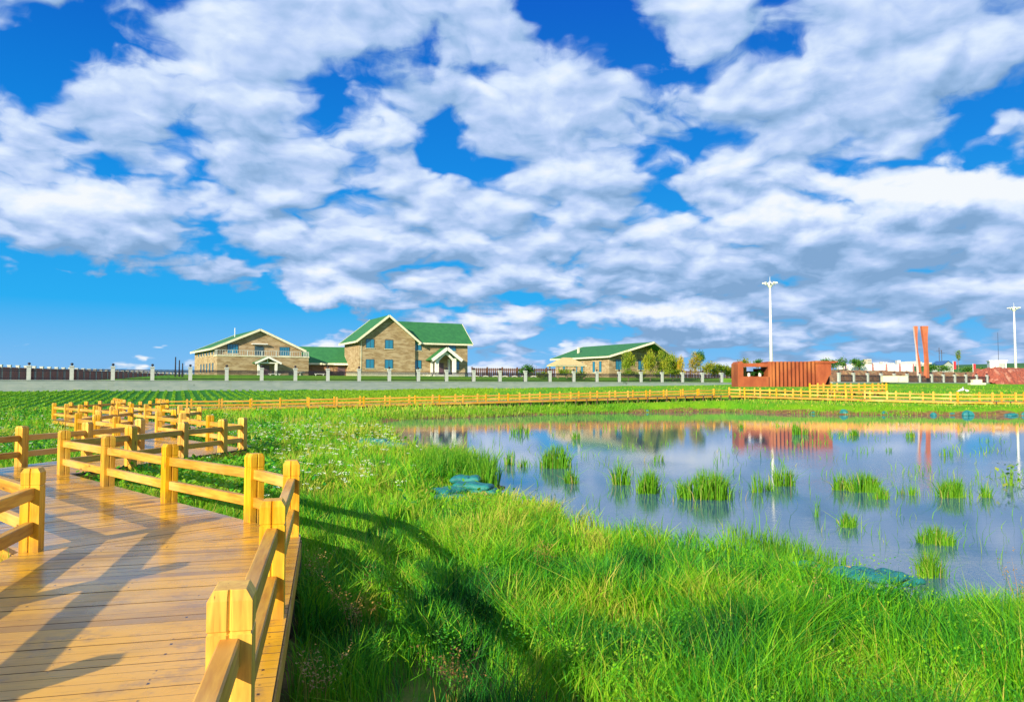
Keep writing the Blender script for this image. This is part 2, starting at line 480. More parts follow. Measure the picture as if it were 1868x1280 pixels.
def leafy(name, cols, trans=.35, rough=.55, spec=.25):
    """leaf/blade material: tint attribute picks the plant's own colour"""
    m = bpy.data.materials.new(name); m.use_nodes = True
    t = m.node_tree; t.nodes.clear(); T = NT(t)
    at = T.n('ShaderNodeAttribute', attribute_name='tint').outputs['Fac']
    r = T.n('ShaderNodeValToRGB'); T.link(at, r.inputs[0])
    el = r.color_ramp.elements
    while len(el) < len(cols): el.new(.5)
    for i, c in enumerate(cols):
        el[i].position = i / (len(cols) - 1); el[i].color = (*c, 1)
    pb = T.n('ShaderNodeBsdfPrincipled'); T.link(r.outputs[0], pb.inputs['Base Color'])
    pb.inputs['Roughness'].default_value = rough; pb.inputs['Specular IOR Level'].default_value = spec
    tr = T.n('ShaderNodeBsdfTranslucent'); T.link(r.outputs[0], tr.inputs['Color'])
    mx = T.n('ShaderNodeMixShader'); mx.inputs[0].default_value = trans
    T.link(pb.outputs[0], mx.inputs[1]); T.link(tr.outputs[0], mx.inputs[2])
    o = T.n('ShaderNodeOutputMaterial'); T.link(mx.outputs[0], o.inputs[0])
    return m


GR = [(.008, .085, .016), (.03, .26, .020), (.12, .45, .010), (.27, .53, .010), (.46, .44, .07)]
M['grass'] = leafy('grass_blades', GR, .34)
M['reed'] = leafy('reed_blades', [(.015, .12, .015), (.06, .27, .012), (.14, .38, .012), (.25, .42, .03), (.42, .36, .12)], .38)
M['crop'] = leafy('crop_leaves', [(.01, .10, .025), (.04, .24, .03), (.14, .40, .02), (.3, .5, .02)], .35)
M['flower'] = mat('white_petals', (.62, .70, .50), .6)
M['straw'] = leafy('dry_stems', [(.20, .11, .03), (.38, .22, .06), (.50, .36, .14)], .3)


# ================================================================== terrain
POND_PX = [(700, 56.5), (760, 60), (900, 64.8), (1000, 70), (1100, 74), (1200, 76.5), (1310, 79), (1400, 74.5), (1500, 71), (1650, 68.6), (1868, 67.3)]
POND = [(PX(a, d), d) for a, d in POND_PX] + [(70, 62), (78, 45), (60, 22), (30, 9), (12, 7.4)]
POND += [(PX(a, d), d) for a, d in [(1900, 8.0), (1760, 8.6), (1640, 9.1), (1500, 9.9), (1400, 11.2), (1200, 12.4), (1050, 14.0), (960, 15.8), (915, 18.0), (875, 21.0), (880, 25.0), (850, 29.0), (790, 27.0), (745, 30.0), (730, 37.0), (700, 44.0)]]
PV = np.array(POND)


def pond_sd(x, y):
    x = np.asarray(x, float); y = np.asarray(y, float)
    best = np.full(x.shape, 1e9); inside = np.zeros(x.shape, bool)
    n = len(PV)
    for i in range(n):
        ax, ay = PV[i]; bx, by = PV[(i + 1) % n]
        dx_, dy_ = bx - ax, by - ay
        t = np.clip(((x - ax) * dx_ + (y - ay) * dy_) / (dx_ * dx_ + dy_ * dy_), 0, 1)
        best = np.minimum(best, np.hypot(x - ax - t * dx_, y - ay - t * dy_))
        cond = (ay > y) != (by > y)
        with np.errstate(divide='ignore', invalid='ignore'):
            xi = ax + (y - ay) * dx_ / (dy_ if dy_ != 0 else 1e-9)
        inside ^= cond & (x < xi)
    d = np.where(inside, -best, best)
    near = sstep(30, 10, y)
    return d + (vnoise(x, y, 2.3, 3) - .5) * (1.2 - .5 * near) + (vnoise(x, y, .7, 4) - .5) * .5


WX0, WY0, WDX, WDY = -62.93, 100.0, 4.348, 2.162        # wall line, per pillar bay
VX0, VY0, VDX, VDY = 67.7, 159.0, 4.137, 2.558          # wall line right of the red pavilion
WALL_TOP = 3.45


def wall_y(x):
    x = np.asarray(x, float)
    a = WY0 + (x - WX0) * (WDY / WDX); b = VY0 + (x - VX0) * (VDY / VDX)
    return np.where(x < 45, a, np.where(x > VX0, b, 153.6 + (x - 45) / (VX0 - 45) * (VY0 - 153.6)))


def terrain(x, y):
    x = np.asarray(x, float); y = np.asarray(y, float)
    sd = pond_sd(x, y)
    wy = wall_y(x)
    zw = np.interp(x, [-63, -20, -6, 41, 68, 122], [1.9, 1.98, 2.2, 2.95, 3.2, 3.35])
    t = np.clip((y - 56) / (wy - 56), 0, 1)
    z = .28 + (zw - .28) * t
    z += (vnoise(x, y, 1.9, 1) - .5) * .16 * sstep(60, 30, y) + (vnoise(x, y, 6, 2) - .5) * .2 * sstep(2, 8, sd)
    z -= .20 * sstep(-4.5, -2.5, x) * sstep(3.8, 2.2, x) * sstep(13, 9.5, y) + .05 * np.exp(-(((x - 1.4) / 1.5) ** 2 + ((y - 7.5) / 1.2) ** 2))
    # shallow ditch under the straight boardwalk
    kk = ((x + 19.6) * 2.135 + (y - 65.0) * 1.153) / 5.887; dd = np.abs(-(x + 19.6) * 1.153 + (y - 65.0) * 2.135) / 2.426
    z -= .45 * sstep(3.2, .8, np.abs(dd - .6)) * sstep(5, 9, kk) * sstep(24, 19, kk)
    # platform behind the wall
    beh = sstep(0.3, 1.2, y - wy)
    zb = 3.3 + 1.25 * sstep(4, 26, y - wy) * sstep(-74, -56, x - .25 * (y - 135).clip(-40, 40) * -1)
    z = z * (1 - beh) + zb * beh
    r = np.hypot(x, y); az = np.arctan2(x, y)
    hill = sstep(230, 1300, r) * sstep(.20, .45, az) * 27 + sstep(230, 620, r) * sstep(.50, .62, az) * 3
    z = z + hill * beh
    # banks and bed
    z = np.where(sd < 0, np.maximum(-.8, sd * .22), z * sstep(-.1, 2.2, sd) + .02 * sd.clip(0, 3))
    # the camera stands low ground by the deck
    return z


def graded(segs):
    out = []
    for a, b, st in segs: out.append(np.arange(a, b, st))
    return np.concatenate(out)


gx = graded([(-3200, -400, 200), (-400, -120, 20), (-120, -30, 3), (-30, -14, .8), (-14, 14, .3), (14, 40, .8), (40, 130, 2.5), (130, 400, 15), (400, 3300, 150)])
gy = graded([(-300, -20, 40), (-20, 0, 3), (0, 24, .3), (24, 50, .7), (50, 100, 1.0), (100, 200, 1.2), (200, 400, 12), (400, 4200, 150)])
GX, GY = np.meshgrid(gx, gy)
GZ = terrain(GX, GY)
nx, ny = len(gx), len(gy)
ii = (np.arange(ny - 1)[:, None] * nx + np.arange(nx - 1)[None, :]).ravel()
gf = np.stack([ii, ii + 1, ii + 1 + nx, ii + nx], 1)


def ground_build(T, b):
    co = T.n('ShaderNodeTexCoord').outputs['Object']
    x, y, z = T.sep(co)
    n = T.noise(co, 1.1, 8, .65); n2 = T.noise(co, .12, 5, .6)
    c = T.mix(T.rng(n, .35, .65), (.025, .10, .010), (.07, .20, .012))
    far = T.rng(y, 45.0, 62.0)
    lawn = T.mix(T.rng(n2, .4, .62), (.17, .36, .008), (.09, .30, .010))
    c = T.mix(far, c, lawn)
    crop = T.math('MULTIPLY', T.math('MULTIPLY', T.rng(x, -6.0, -22.0), T.rng(y, 60.0, 66.0)), T.rng(z, 2.9, 2.5))
    c = T.mix(crop, c, (.03, .17, .02))
    soil = T.mix(T.rng(T.noise(co, 3, 6, .6), .4, .6), (.15, .085, .04), (.26, .15, .06))
    zn = T.math('MULTIPLY_ADD', T.math('SUBTRACT', T.noise(co, .5, 5, .6), .5), -.8, T.math('MULTIPLY_ADD', T.rng(y, 45.0, 62.0), -.18, z))
    zn = T.math('MULTIPLY_ADD', T.rng(x, 20.0, 5.0), T.math('MULTIPLY', T.rng(y, 45.0, 60.0), .14), zn)
    c = T.mix(T.rng(zn, .22, .05), c, soil)
    c = T.mix(T.rng(y, 260.0, 700.0), c, (.05, .15, .05))
    T.link(c, b.inputs['Base Color'])
    bp = T.n('ShaderNodeBump'); bp.inputs['Strength'].default_value = .5; bp.inputs['Distance'].default_value = .05
    T.link(T.noise(co, 8, 6, .7), bp.inputs['Height']); T.link(bp.outputs[0], b.inputs['Normal'])


M['ground'] = mat('ground_soil_grass', rough=.95, spec=.1, build=ground_build)
gm = npmesh('ground', np.stack([GX.ravel(), GY.ravel(), GZ.ravel()], 1), [gf], M['ground'], smooth=True)
tag(put('ground', gm), kind='structure')


def water_build(T, b):
    co = T.n('ShaderNodeTexCoord').outputs['Object']
    b.inputs['IOR'].default_value = 1.85
    r = T.noise(T.vmath('MULTIPLY', co, (1.0, 2.6, 1)), 1.7, 5, .6)
    r2 = T.noise(T.vmath('MULTIPLY', co, (1.0, 3.0, 1)), 7.0, 3, .6)
    x, y, z = T.sep(co)
    patch = T.rng(T.noise(co, .11, 3, .5), .40, .62)
    near = T.rng(y, 34.0, 12.0)
    right = T.rng(x, -2.0, 6.0)
    amt = T.math('MULTIPLY', T.math('MULTIPLY', patch, near), right)
    h = T.math('ADD', T.math('MULTIPLY', r, .6), T.math('MULTIPLY', r2, .25))
    bp = T.n('ShaderNodeBump'); bp.inputs['Distance'].default_value = .02
    T.link(T.math('MULTIPLY_ADD', amt, .55, .06), bp.inputs['Strength'])
    T.link(h, bp.inputs['Height']); T.link(bp.outputs[0], b.inputs['Normal'])


M['water'] = mat('pond_water', (.05, .12, .20), .02, 0, .9, water_build)
wx = np.linspace(-18, 82, 60); wyy = np.linspace(5, 84, 60)
WXX, WYY = np.meshgrid(wx, wyy)
ii = (np.arange(59)[:, None] * 60 + np.arange(59)[None, :]).ravel()
wm = npmesh('pond', np.stack([WXX.ravel(), WYY.ravel(), np.zeros(3600)], 1), [np.stack([ii, ii + 1, ii + 61, ii + 60], 1)], M['water'], smooth=True)
tag(put('pond', wm), kind='structure')


# ================================================================== boardwalk
DZ = .80
PH = .86


def clip_poly(poly, nx_, ny_, c, keep_ge):
    out = []
    for i in range(len(poly)):
        a = poly[i]; b = poly[(i + 1) % len(poly)]
        da = a[0] * nx_ + a[1] * ny_ - c; db = b[0] * nx_ + b[1] * ny_ - c
        if not keep_ge: da, db = -da, -db
        if da >= 0: out.append(a)
        if (da >= 0) != (db >= 0):
            t = da / (da - db); out.append((a[0] + (b[0] - a[0]) * t, a[1] + (b[1] - a[1]) * t))
    return out


def deck_section(quad, zf, dirv_, pw=.145, near=True, ext=0):
    """quad: 4 corners in order; planks run across dirv_"""
    d = Vector((dirv_[0], dirv_[1])).normalized(); s = Vector((-d.y, d.x))
    ts = [q[0] * d.x + q[1] * d.y for q in quad]
    V = []; Fq = {}; pl = []; al = []; ac = []; rw = []
    t = min(ts); k = 0
    faces = []; mis = []
    while t < max(ts):
        w = pw * random.uniform(.94, 1.06); gap = .006 if random.random() > .14 else .015
        strip = clip_poly(clip_poly(quad, d.x, d.y, t, True), d.x, d.y, t + w - gap, False)
        if len(strip) >= 3:
            cx_ = sum(p_[0] for p_ in strip) / len(strip); cy_ = sum(p_[1] for p_ in strip) / len(strip)
            zt = zf(cx_, cy_) + random.uniform(-.002, .002)
            n = len(strip); o = len(V); r = random.random()
            ar = sum(strip[i][0] * strip[(i + 1) % n][1] - strip[(i + 1) % n][0] * strip[i][1] for i in range(n))
            if ar < 0: strip = strip[::-1]
            for zz_ in (zt, zt - .045):
                for p_ in strip:
                    V.append((p_[0], p_[1], zz_)); pl.append(r)
                    al.append(p_[0] * s.x + p_[1] * s.y + r * 13); ac.append(p_[0] * d.x + p_[1] * d.y); rw.append(p_[0] * s.x + p_[1] * s.y)
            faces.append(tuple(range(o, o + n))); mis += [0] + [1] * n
            faces += [(o + i + n, o + (i + 1) % n + n, o + (i + 1) % n, o + i) for i in range(n)]
        t += w; k += 1
    me = bpy.data.meshes.new('boardwalk'); me.from_pydata(V, [], faces)
    me.materials.append(M['deck']); me.materials.append(M['gap_shade'])
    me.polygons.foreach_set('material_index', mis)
    for nm, a in (('plank', pl), ('along', al), ('across', ac), ('raw', rw)):
        at = me.attributes.new(nm, 'FLOAT', 'POINT'); at.data.foreach_set('value', a)
    me.update()
    o = put('boardwalk', me); tag(o, kind='structure')
    return o


def offq(q, f):
    cx_ = sum(a[0] for a in q) / 4; cy_ = sum(a[1] for a in q) / 4
    return [(a[0] + (cx_ - a[0]) * f, a[1] + (cy_ - a[1]) * f) for a in q]


def substructure(quad, zf, name='boardwalk_frame'):
    b = MB(); n = 4
    b.prism(offq(quad, .05), min(zf(*q) for q in quad) - .075, min(zf(*q) for q in quad) - .055, 1)  # dark sheet added below the planks so the gaps look shaded
    cx_ = sum(q[0] for q in quad) / 4; cy_ = sum(q[1] for q in quad) / 4
    for i in (0, 2):    # long sides: quad = r0, r1, l1, l0
        a = quad[i]; c = quad[(i + 1) % 4]
        def ins(p_, f=.06):
            v = Vector((cx_ - p_[0], cy_ - p_[1])).normalized() * f; return (p_[0] + v.x, p_[1] + v.y)
        a2, c2 = ins(a), ins(c)
        b.beam((*a2, zf(*a2) - .135), (*c2, zf(*c2) - .135), .06, .17, 0)
        L = math.hypot(c2[0] - a2[0], c2[1] - a2[1]); m_ = max(1, int(L / 1.3))
        for k in range(m_ + 1):
            t = k / m_; x_ = a2[0] + (c2[0] - a2[0]) * t; y_ = a2[1] + (c2[1] - a2[1]) * t
            v = Vector((cx_ - x_, cy_ - y_)).normalized() * .16; x_ += v.x; y_ += v.y
            b.box(x_ - .07, x_ + .07, y_ - .07, y_ + .07, -.6, zf(x_, y_) - .05, 1)
    o = b.build(name, [M['rail'], M['pile']]); tag(o, kind='structure')


def post_mesh(h=PH, w=.18, nm='post'):
    """square post, chamfered head, a groove round the neck and a groove down each broad face"""
    n = .011; g = .012; q = w / 2
    sec = [(-q, -q), (-g, -q), (0, -q + n), (g, -q), (q, -q), (q, -g * .0), (q, q), (g, q), (0, q - n), (-g, q), (-q, q), (-q, 0)]
    zg = h - .185
    rings = [(-.35, 1, 1), (zg, 1, 1), (zg + .004, .94, .94), (zg + .014, .94, .94), (zg + .018, 1, 1), (h - .045, 1, 1), (h - .004, .74, .93), (h, .70, .90)]
    b = MB(); vs = []
    for z, sx, sy in rings: vs += [(p[0] * sx, p[1] * sy, z) for p in sec]
    k = len(sec); fs = []
    for i in range(len(rings) - 1):
        for j in range(k): fs.append((i * k + j, i * k + (j + 1) % k, (i + 1) * k + (j + 1) % k, (i + 1) * k + j))
    fs.append(tuple((len(rings) - 1) * k + j for j in range(k)))
    b.add(vs, fs)
    return b.mesh(nm, M['post'])


POST = post_mesh()
POST_FAR = post_mesh(PH, .15, 'post_far')
RAIL_CACHE = {}


def rail_mesh(L, wid=.085, ht=.125):
    key = (round(L, 2), wid, ht)
    if key not in RAIL_CACHE:
        b = MB(); c = .008
        y0, y1, z0, z1 = -wid / 2, wid / 2, -ht / 2, ht / 2
        sec = [(y0 + c, z0), (y1 - c, z0), (y1, z0 + c), (y1, z1 - c), (y1 - c, z1), (y0 + c, z1), (y0, z1 - c), (y0, z0 + c)]
        vs = [(-L / 2, a_, b_) for a_, b_ in sec] + [(L / 2, a_, b_) for a_, b_ in sec]
        fs = [tuple(range(7, -1, -1)), tuple(range(8, 16))] + [(i, (i + 1) % 8, 8 + (i + 1) % 8, 8 + i) for i in range(8)]
        b.add(vs, fs); RAIL_CACHE[key] = b.mesh('rail', M['rail'])
    return RAIL_CACHE[key]


def railing(label, pts, zf, sp=2.35, ends=(True, True), scale=1.0, group='wooden railings along the boardwalk', cat='railing'):
    """one straight run from pts[0] to pts[-1]; pts may list post positions itself"""
    if len(pts) == 2:
        a, b = pts; L = math.hypot(b[0] - a[0], b[1] - a[1]); n = max(1, round(L / sp))
        P = [(a[0] + (b[0] - a[0]) * k / n, a[1] + (b[1] - a[1]) * k / n) for k in range(n + 1)]
    else: P = pts
    o = empty('boardwalk_railing', (P[0][0], P[0][1], zf(*P[0])), 0, label, cat, group)
    ox, oy, oz = o.location
    az = math.atan2(P[-1][1] - P[0][1], P[-1][0] - P[0][0])
    for k, p_ in enumerate(P):
        if (k == 0 and not ends[0]) or (k == len(P) - 1 and not ends[1]): continue
        q = put('post', POST if scale == 1.0 else POST_FAR, o, (p_[0] - ox, p_[1] - oy, zf(*p_) - oz), az + pi / 2)
        q.scale = (scale, scale, scale)
    for a, b in zip(P[:-1], P[1:]):
        L = math.hypot(b[0] - a[0], b[1] - a[1]); zz0, zz1 = zf(*a), zf(*b)
        for hh in (.60, .25):
            q = put('rail', rail_mesh(L - .1 * scale, .085 * scale, .125 * scale ** 2), o, ((a[0] + b[0]) / 2 - ox, (a[1] + b[1]) / 2 - oy, (zz0 + zz1) / 2 + hh * scale - oz))
            q.rotation_euler = (0, -math.atan2(zz1 - zz0, L), math.atan2(b[1] - a[1], b[0] - a[0]))
    return o


def offset_chain(ch, d):
    """shift a polyline sideways by d (to its right) with mitred corners"""
    out = []
    for i, p_ in enumerate(ch):
        ns = []
        for a, b in ((ch[i - 1], p_) if i else (None, None), (p_, ch[i + 1]) if i < len(ch) - 1 else (None, None)):
            if a is None: continue
            v = Vector((b[0] - a[0], b[1] - a[1])).normalized(); ns.append(Vector((v.y, -v.x)))
        n = sum(ns, Vector((0, 0))).normalized(); k = d / max(.4, n.dot(ns[0]))
        out.append((p_[0] + n.x * k, p_[1] + n.y * k))
    return out


flat = lambda x_, y_: DZ
RC = [(.55, -3.9), (-.62, .95), (-2.54, 8.9), (-8.75, 15.06), (-7.45, 21.3), (-12.4, 27.0), (-13.4, 33.0), (-21.3, 41.6), (-23.3, 52.0), (-26.6, 57.6)]
LC = [(-1.8, -4.5), (-3.0, .35), (-5.0, 8.07), (-11.1, 13.83), (-9.95, 20.6), (-14.2, 25.2), (-15.7, 31.7), (-24.4, 41.0), (-26.0, 51.6), (-31.0, 59.9)]
RO = offset_chain(RC, .11); LO = offset_chain(LC, -.11)
for i in range(len(RC) - 1):
    quad = [RO[i], RO[i + 1], LO[i + 1], LO[i]]
    d = ((RO[i + 1][0] - RO[i][0] + LO[i + 1][0] - LO[i][0]), (RO[i + 1][1] - RO[i][1] + LO[i + 1][1] - LO[i][1]))
    deck_section(quad, flat, d, .145 if i < 5 else .2)
    substructure(quad, flat)
RLAB = ['near end of the boardwalk railing behind the viewer', 'nearest wooden railing running away along the right deck edge in the foreground',
        'wooden railing crossing the picture beyond the foreground deck, five chunky yellow posts',
        'shaded railing on the right of the second boardwalk bend, brown rails facing the meadow',
        'wooden railing turning back to the left past the second bend of the boardwalk', 'short railing on the right of the fourth boardwalk leg, in the crowd of posts',
        'pale railing running left across the far zigzag, right hand side', 'small distant railing on the right of the last zigzag leg', 'far right hand rail where the zigzag joins the long straight boardwalk']
LLAB = ['railing at the left of the deck behind the viewer', 'foreground railing at the left picture edge, coming towards the viewer from the square grooved post',
        'sunlit yellow railing behind the grooved post at the left picture edge',
        'railing at the far left with brown shaded rails against the flowery meadow', 'orange railing on the left of the third boardwalk leg, among the crowd of posts',
        'short railing on the left of the fourth boardwalk leg, in the crowd of posts', 'pale railing reaching furthest left into the meadow', 'small distant railing on the left of the last zigzag leg', 'far left hand rail beside the crop rows where the zigzag ends']
RPTS = {1: [(-.62, .95), (-1.19, 3.31), (-1.79, 5.80), (-2.54, 8.9)],
        2: [(-2.54, 8.9), (-3.28, 9.83), (-5.10, 11.5), (-6.99, 13.35), (-8.75, 15.06)],
        3: [(-8.75, 15.06), (-8.28, 16.75), (-7.98, 18.7), (-7.62, 20.3), (-7.45, 21.3)]}
LPTS = {3: [(-11.1, 13.83), (-10.62, 16.7), (-10.25, 18.6), (-9.95, 20.6)]}
for i in range(len(RC) - 1):
    railing(RLAB[i], RPTS.get(i, [RC[i], RC[i + 1]]), flat, ends=(i == 0, True))
    railing(LLAB[i], LPTS.get(i, [LC[i], LC[i + 1]]), flat, ends=(i == 0, True))

# long straight boardwalk to the right, climbing slightly
FX0, FY0 = -19.6, 65.0; FDX, FDY = 2.135, 1.153      # per 2.43 m bay


def zfar(x_, y_):
    k = ((x_ - FX0) * FDX + (y_ - FY0) * FDY) / (FDX ** 2 + FDY ** 2)
    return float(np.interp(k, [-1, 8, 13.4, 20, 22], [.80, 1.12, 1.34, 1.58, 1.6]))


fs_ = (FX0 - 3 * FDX, FY0 - 3 * FDY); fe_ = (FX0 + 21 * FDX, FY0 + 21 * FDY)
fn = Vector((-FDY, FDX)).normalized()
fl0 = (fs_[0] + fn.x * 2.5 - 1.6, fs_[1] + fn.y * 2.5 - .9); fl1 = (fe_[0] + fn.x * 2.5, fe_[1] + fn.y * 2.5)
o_ = offset_chain([fs_, fe_], .2); p_ = offset_chain([fl0, fl1], -.2)
deck_section([o_[0], o_[1], p_[1], p_[0]], zfar, (FDX, FDY), .2)
substructure([o_[0], o_[1], p_[1], p_[0]], zfar)
deck_section([(-26.4, 57.9), (-24.9, 61.2), (-29.6, 64.2), (-31.1, 60.2)], lambda a, b: .79, (.4, .9), .2)
railing('long low railing on the pond side of the straight boardwalk below the houses', [(FX0 + k * FDX, FY0 + k * FDY) for k in range(-3, 22)], zfar, scale=.86)
railing('long low railing on the crop field side of the straight boardwalk below the houses', [(fl0[0] + (fl1[0] - fl0[0]) * k / 25, fl0[1] + (fl1[1] - fl0[1]) * k / 25) for k in range(26)], zfar, scale=.86)

# right hand legs of the boardwalk in front of the red pavilion
K = [fe_, (36.5, 79.5), (43.8, 75.6), (47.0, 75.2), (75.0, 73.0)]
KL = [(27.3, 92.0), (38.2, 82.0), (44.6, 78.2), (47.3, 77.8), (75.2, 75.6)]


def zk(x_, y_): return float(np.interp(x_, [25, 36, 44, 47, 75], [1.6, 1.30, 1.12, 1.10, 1.10]))


KO = offset_chain(K, .2); KLO = offset_chain(KL, -.2)
for i in range(4):
    quad = [KO[i], KO[i + 1], KLO[i + 1], KLO[i]]
    deck_section(quad, zk, (K[i + 1][0] - K[i][0], K[i + 1][1] - K[i][1]), .2)
    substructure(quad, zk)
KLAB = ['pale yellow railing on the pond side in front of the red pavilion', 'orange railing where the boardwalk bends toward the viewer right of the pavilion', 'short corner railing beside the white cloth', 'cream white railing at the right picture edge, pond side']
KLAB2 = ['railing on the far side of the boardwalk right below the red pavilion', 'far side railing at the bend right of the pavilion', 'short far side corner railing behind the white cloth', 'cream white railing at the right picture edge, field side']
for i in range(4):
    railing(KLAB[i], [K[i], K[i + 1]], zk, 1.75 if i < 1 else 2.2, (True, i == 3), 1.04)
    railing(KLAB2[i], [KL[i], KL[i + 1]], zk, 1.95 if i < 1 else 2.2, (True, i == 3), 1.04)
# side branch toward the pavilion
B0 = [(37.2, 93.5), (45.3, 93.0)]; B1 = [(37.2, 96.0), (45.6, 95.6)]
zb_ = lambda a, b: 2.05
deck_section([(37.0, 93.3), (45.5, 92.8), (45.8, 95.8), (37.0, 96.2)], zb_, (1, 0), .2)
substructure([(37.0, 93.3), (45.5, 92.8), (45.8, 95.8), (37.0, 96.2)], zb_)
railing('small golden railing on the near side of the side branch right of the pavilion', B0, zb_, 1.7, (True, True), 1.1)
railing('small golden railing on the far side of the side branch right of the pavilion', B1, zb_, 1.7, (True, True), 1.1)
railing('little end railing closing the side branch of the boardwalk', [(45.3, 93.0), (45.6, 95.6)], zb_, 1.3, (False, False), 1.1)

# ================================================================== materials for buildings
def stone_build(c1, c2, c3):
    def f(T, b):
        co = T.n('ShaderNodeTexCoord').outputs['Object']
        x, y, z = T.sep(co)
        h = T.math('ADD', x, T.math('MULTIPLY', y, 1.0))
        br = T.n('ShaderNodeTexBrick'); T.link(T.comb(h, z, 0), br.inputs['Vector'])
        br.inputs['Scale'].default_value = 1.0; br.inputs['Brick Width'].default_value = .55; br.inputs['Row Height'].default_value = .22
        br.inputs['Mortar Size'].default_value = .012
        br.inputs['Color1'].default_value = (*c1, 1); br.inputs['Color2'].default_value = (*c2, 1); br.inputs['Mortar'].default_value = (*[q * .6 for q in c1], 1)
        n = T.noise(T.comb(T.math('MULTIPLY', h, .5), T.math('MULTIPLY', z, 2.2), y), .9, 6, .65, .6)
        c = T.mix(T.math('MULTIPLY', T.rng(n, .42, .62), .8), br.outputs['Color'], c3)
        T.link(c, b.inputs['Base Color'])
        bp = T.n('ShaderNodeBump'); bp.inputs['Strength'].default_value = .6; bp.inputs['Distance'].default_value = .02
        T.link(br.outputs['Fac'], bp.inputs['Height']); bp.invert = True; T.link(bp.outputs[0], b.inputs['Normal'])
    return f


M['stone'] = mat('tan_stone', rough=.85, spec=.2, build=stone_build((.35, .255, .14), (.25, .175, .095), (.45, .36, .23)))
M['brick'] = mat('ruddy_brick', rough=.85, spec=.2, build=stone_build((.30, .15, .09), (.24, .12, .08), (.33, .22, .13)))


def roof_build(T, b):
    co = T.n('ShaderNodeTexCoord').outputs['Object']
    n = T.noise(co, 1.2, 5, .6)
    w = T.n('ShaderNodeTexWave', wave_type='BANDS', bands_direction='Z'); T.link(co, w.inputs['Vector']); w.inputs['Scale'].default_value = 1.6
    w.inputs['Distortion'].default_value = .4
    c = T.mix(T.rng(n, .3, .7), (.022, .135, .045), (.035, .19, .055))
    T.link(T.mix(T.math('MULTIPLY', w.outputs['Fac'], .35), c, (.03, .15, .045)), b.inputs['Base Color'])


M['roof'] = mat('green_shingle', rough=.7, spec=.3, build=roof_build)
M['trim'] = varied((.72, .70, .52), (.62, .60, .44), 2, .6)
M['white'] = varied((.78, .78, .74), (.68, .69, .66), 2, .55)
M['glass'] = mat('window_glass', (.015, .17, .30), .12, 0, .8)
M['frame'] = mat('window_frame', (.03, .07, .10), .5)
M['door'] = mat('dark_door', (.10, .06, .08), .5)
M['iron'] = mat('black_iron', (.02, .018, .03), .5, .3)
M['pillar'] = varied((.44, .48, .46), (.34, .38, .37), 3, .8, bump=.2)


def conc_build(T, b):
    co = T.n('ShaderNodeTexCoord').outputs['Object']
    n = T.noise(T.vmath('MULTIPLY', co, (.5, .5, 2.5)), 1.1, 7, .65)
    st = T.noise(T.vmath('MULTIPLY', co, (1.4, 1.4, .25)), 1.0, 5, .6)
    dk = T.noise(co, .35, 6, .75)
    c = T.mix(T.rng(n, .3, .7), (.20, .26, .26), (.27, .32, .31))
    c = T.mix(T.math('MULTIPLY', T.rng(st, .5, .75), .5), c, (.22, .27, .22))
    c = T.mix(T.math('MULTIPLY', T.rng(dk, .60, .66), .7), c, (.09, .12, .10))
    T.link(c, b.inputs['Base Color'])


M['concrete'] = mat('grey_render', rough=.9, spec=.2, build=conc_build)
M['corten'] = varied((.35, .09, .032), (.24, .055, .022), .9, .7, (1, 1, .5), c3=(.40, .13, .04), spec=.3)
M['rubble'] = varied((.30, .15, .07), (.16, .10, .06), 1.6, .95, bump=1.0, c3=(.36, .28, .13), bscale=2.5, bdist=.3, detail=9)
M['redrubble'] = varied((.38, .10, .06), (.22, .06, .045), 2.2, .95, bump=1.0, c3=(.48, .22, .16), bscale=3, bdist=.3, detail=9)

# ================================================================== perimeter wall with pillars and iron railings
pm = MB()
pm.box(-.24, .24, -.24, .24, 0, 1.72).box(-.31, .31, -.31, .31, 1.721, 1.80).box(-.27, .27, -.27, .27, 1.801, 1.90)
PIL = pm.mesh('pillar', M['pillar'])
bm_ = MB(); bm_.lathe([(0, 1.90), (.07, 1.901), (.06, 1.96), (.15, 2.02), (.19, 2.12), (.15, 2.24), (0, 2.29)], 12)
BALL = bm_.mesh('ball', M['iron'], True)


def iron_mesh(L):
    b = MB(); n = int(L / .15)
    for hh in (.16, 1.12, 1.32): b.box(-L / 2, L / 2, -.02, .02, hh, hh + .10)
    for k in range(n + 1):
        x_ = -L / 2 + L * k / n
        b.box(x_ - .032, x_ + .032, -.036, -.0205, .0, 1.52)
    return b.mesh('iron_railing', M['iron'])


def wall_thing(label, x0, y0, dx_, dy_, ks, top, base, cat='wall'):
    o = empty('perimeter_wall', (x0 + dx_ * ks[0], y0 + dy_ * ks[0], 0), 0, label, cat)
    ox, oy, _ = o.location
    az = math.atan2(dy_, dx_); L = math.hypot(dx_, dy_)
    a = (x0 + dx_ * (ks[0] - .5) - ox, y0 + dy_ * (ks[0] - .5) - oy); b = (x0 + dx_ * (ks[-1] + .5) - ox, y0 + dy_ * (ks[-1] + .5) - oy)
    w = MB(); w.beam((*a, (top + base) / 2 - .05), (*b, (top + base) / 2 - .05), .5, top - base - .1)
    w.beam((*a, top - .048), (*b, top - .048), .62, .10)
    w.build('base_wall', M['concrete'], o)
    im = iron_mesh(L - .5)
    for k in ks:
        p_ = put('pillar', PIL, o, (x0 + dx_ * k - ox, y0 + dy_ * k - oy, top), az)
        put('ball', BALL, p_)
        if k != ks[-1]: put('iron_railing', im, o, (x0 + dx_ * (k + .5) - ox, y0 + dy_ * (k + .5) - oy, top), az)


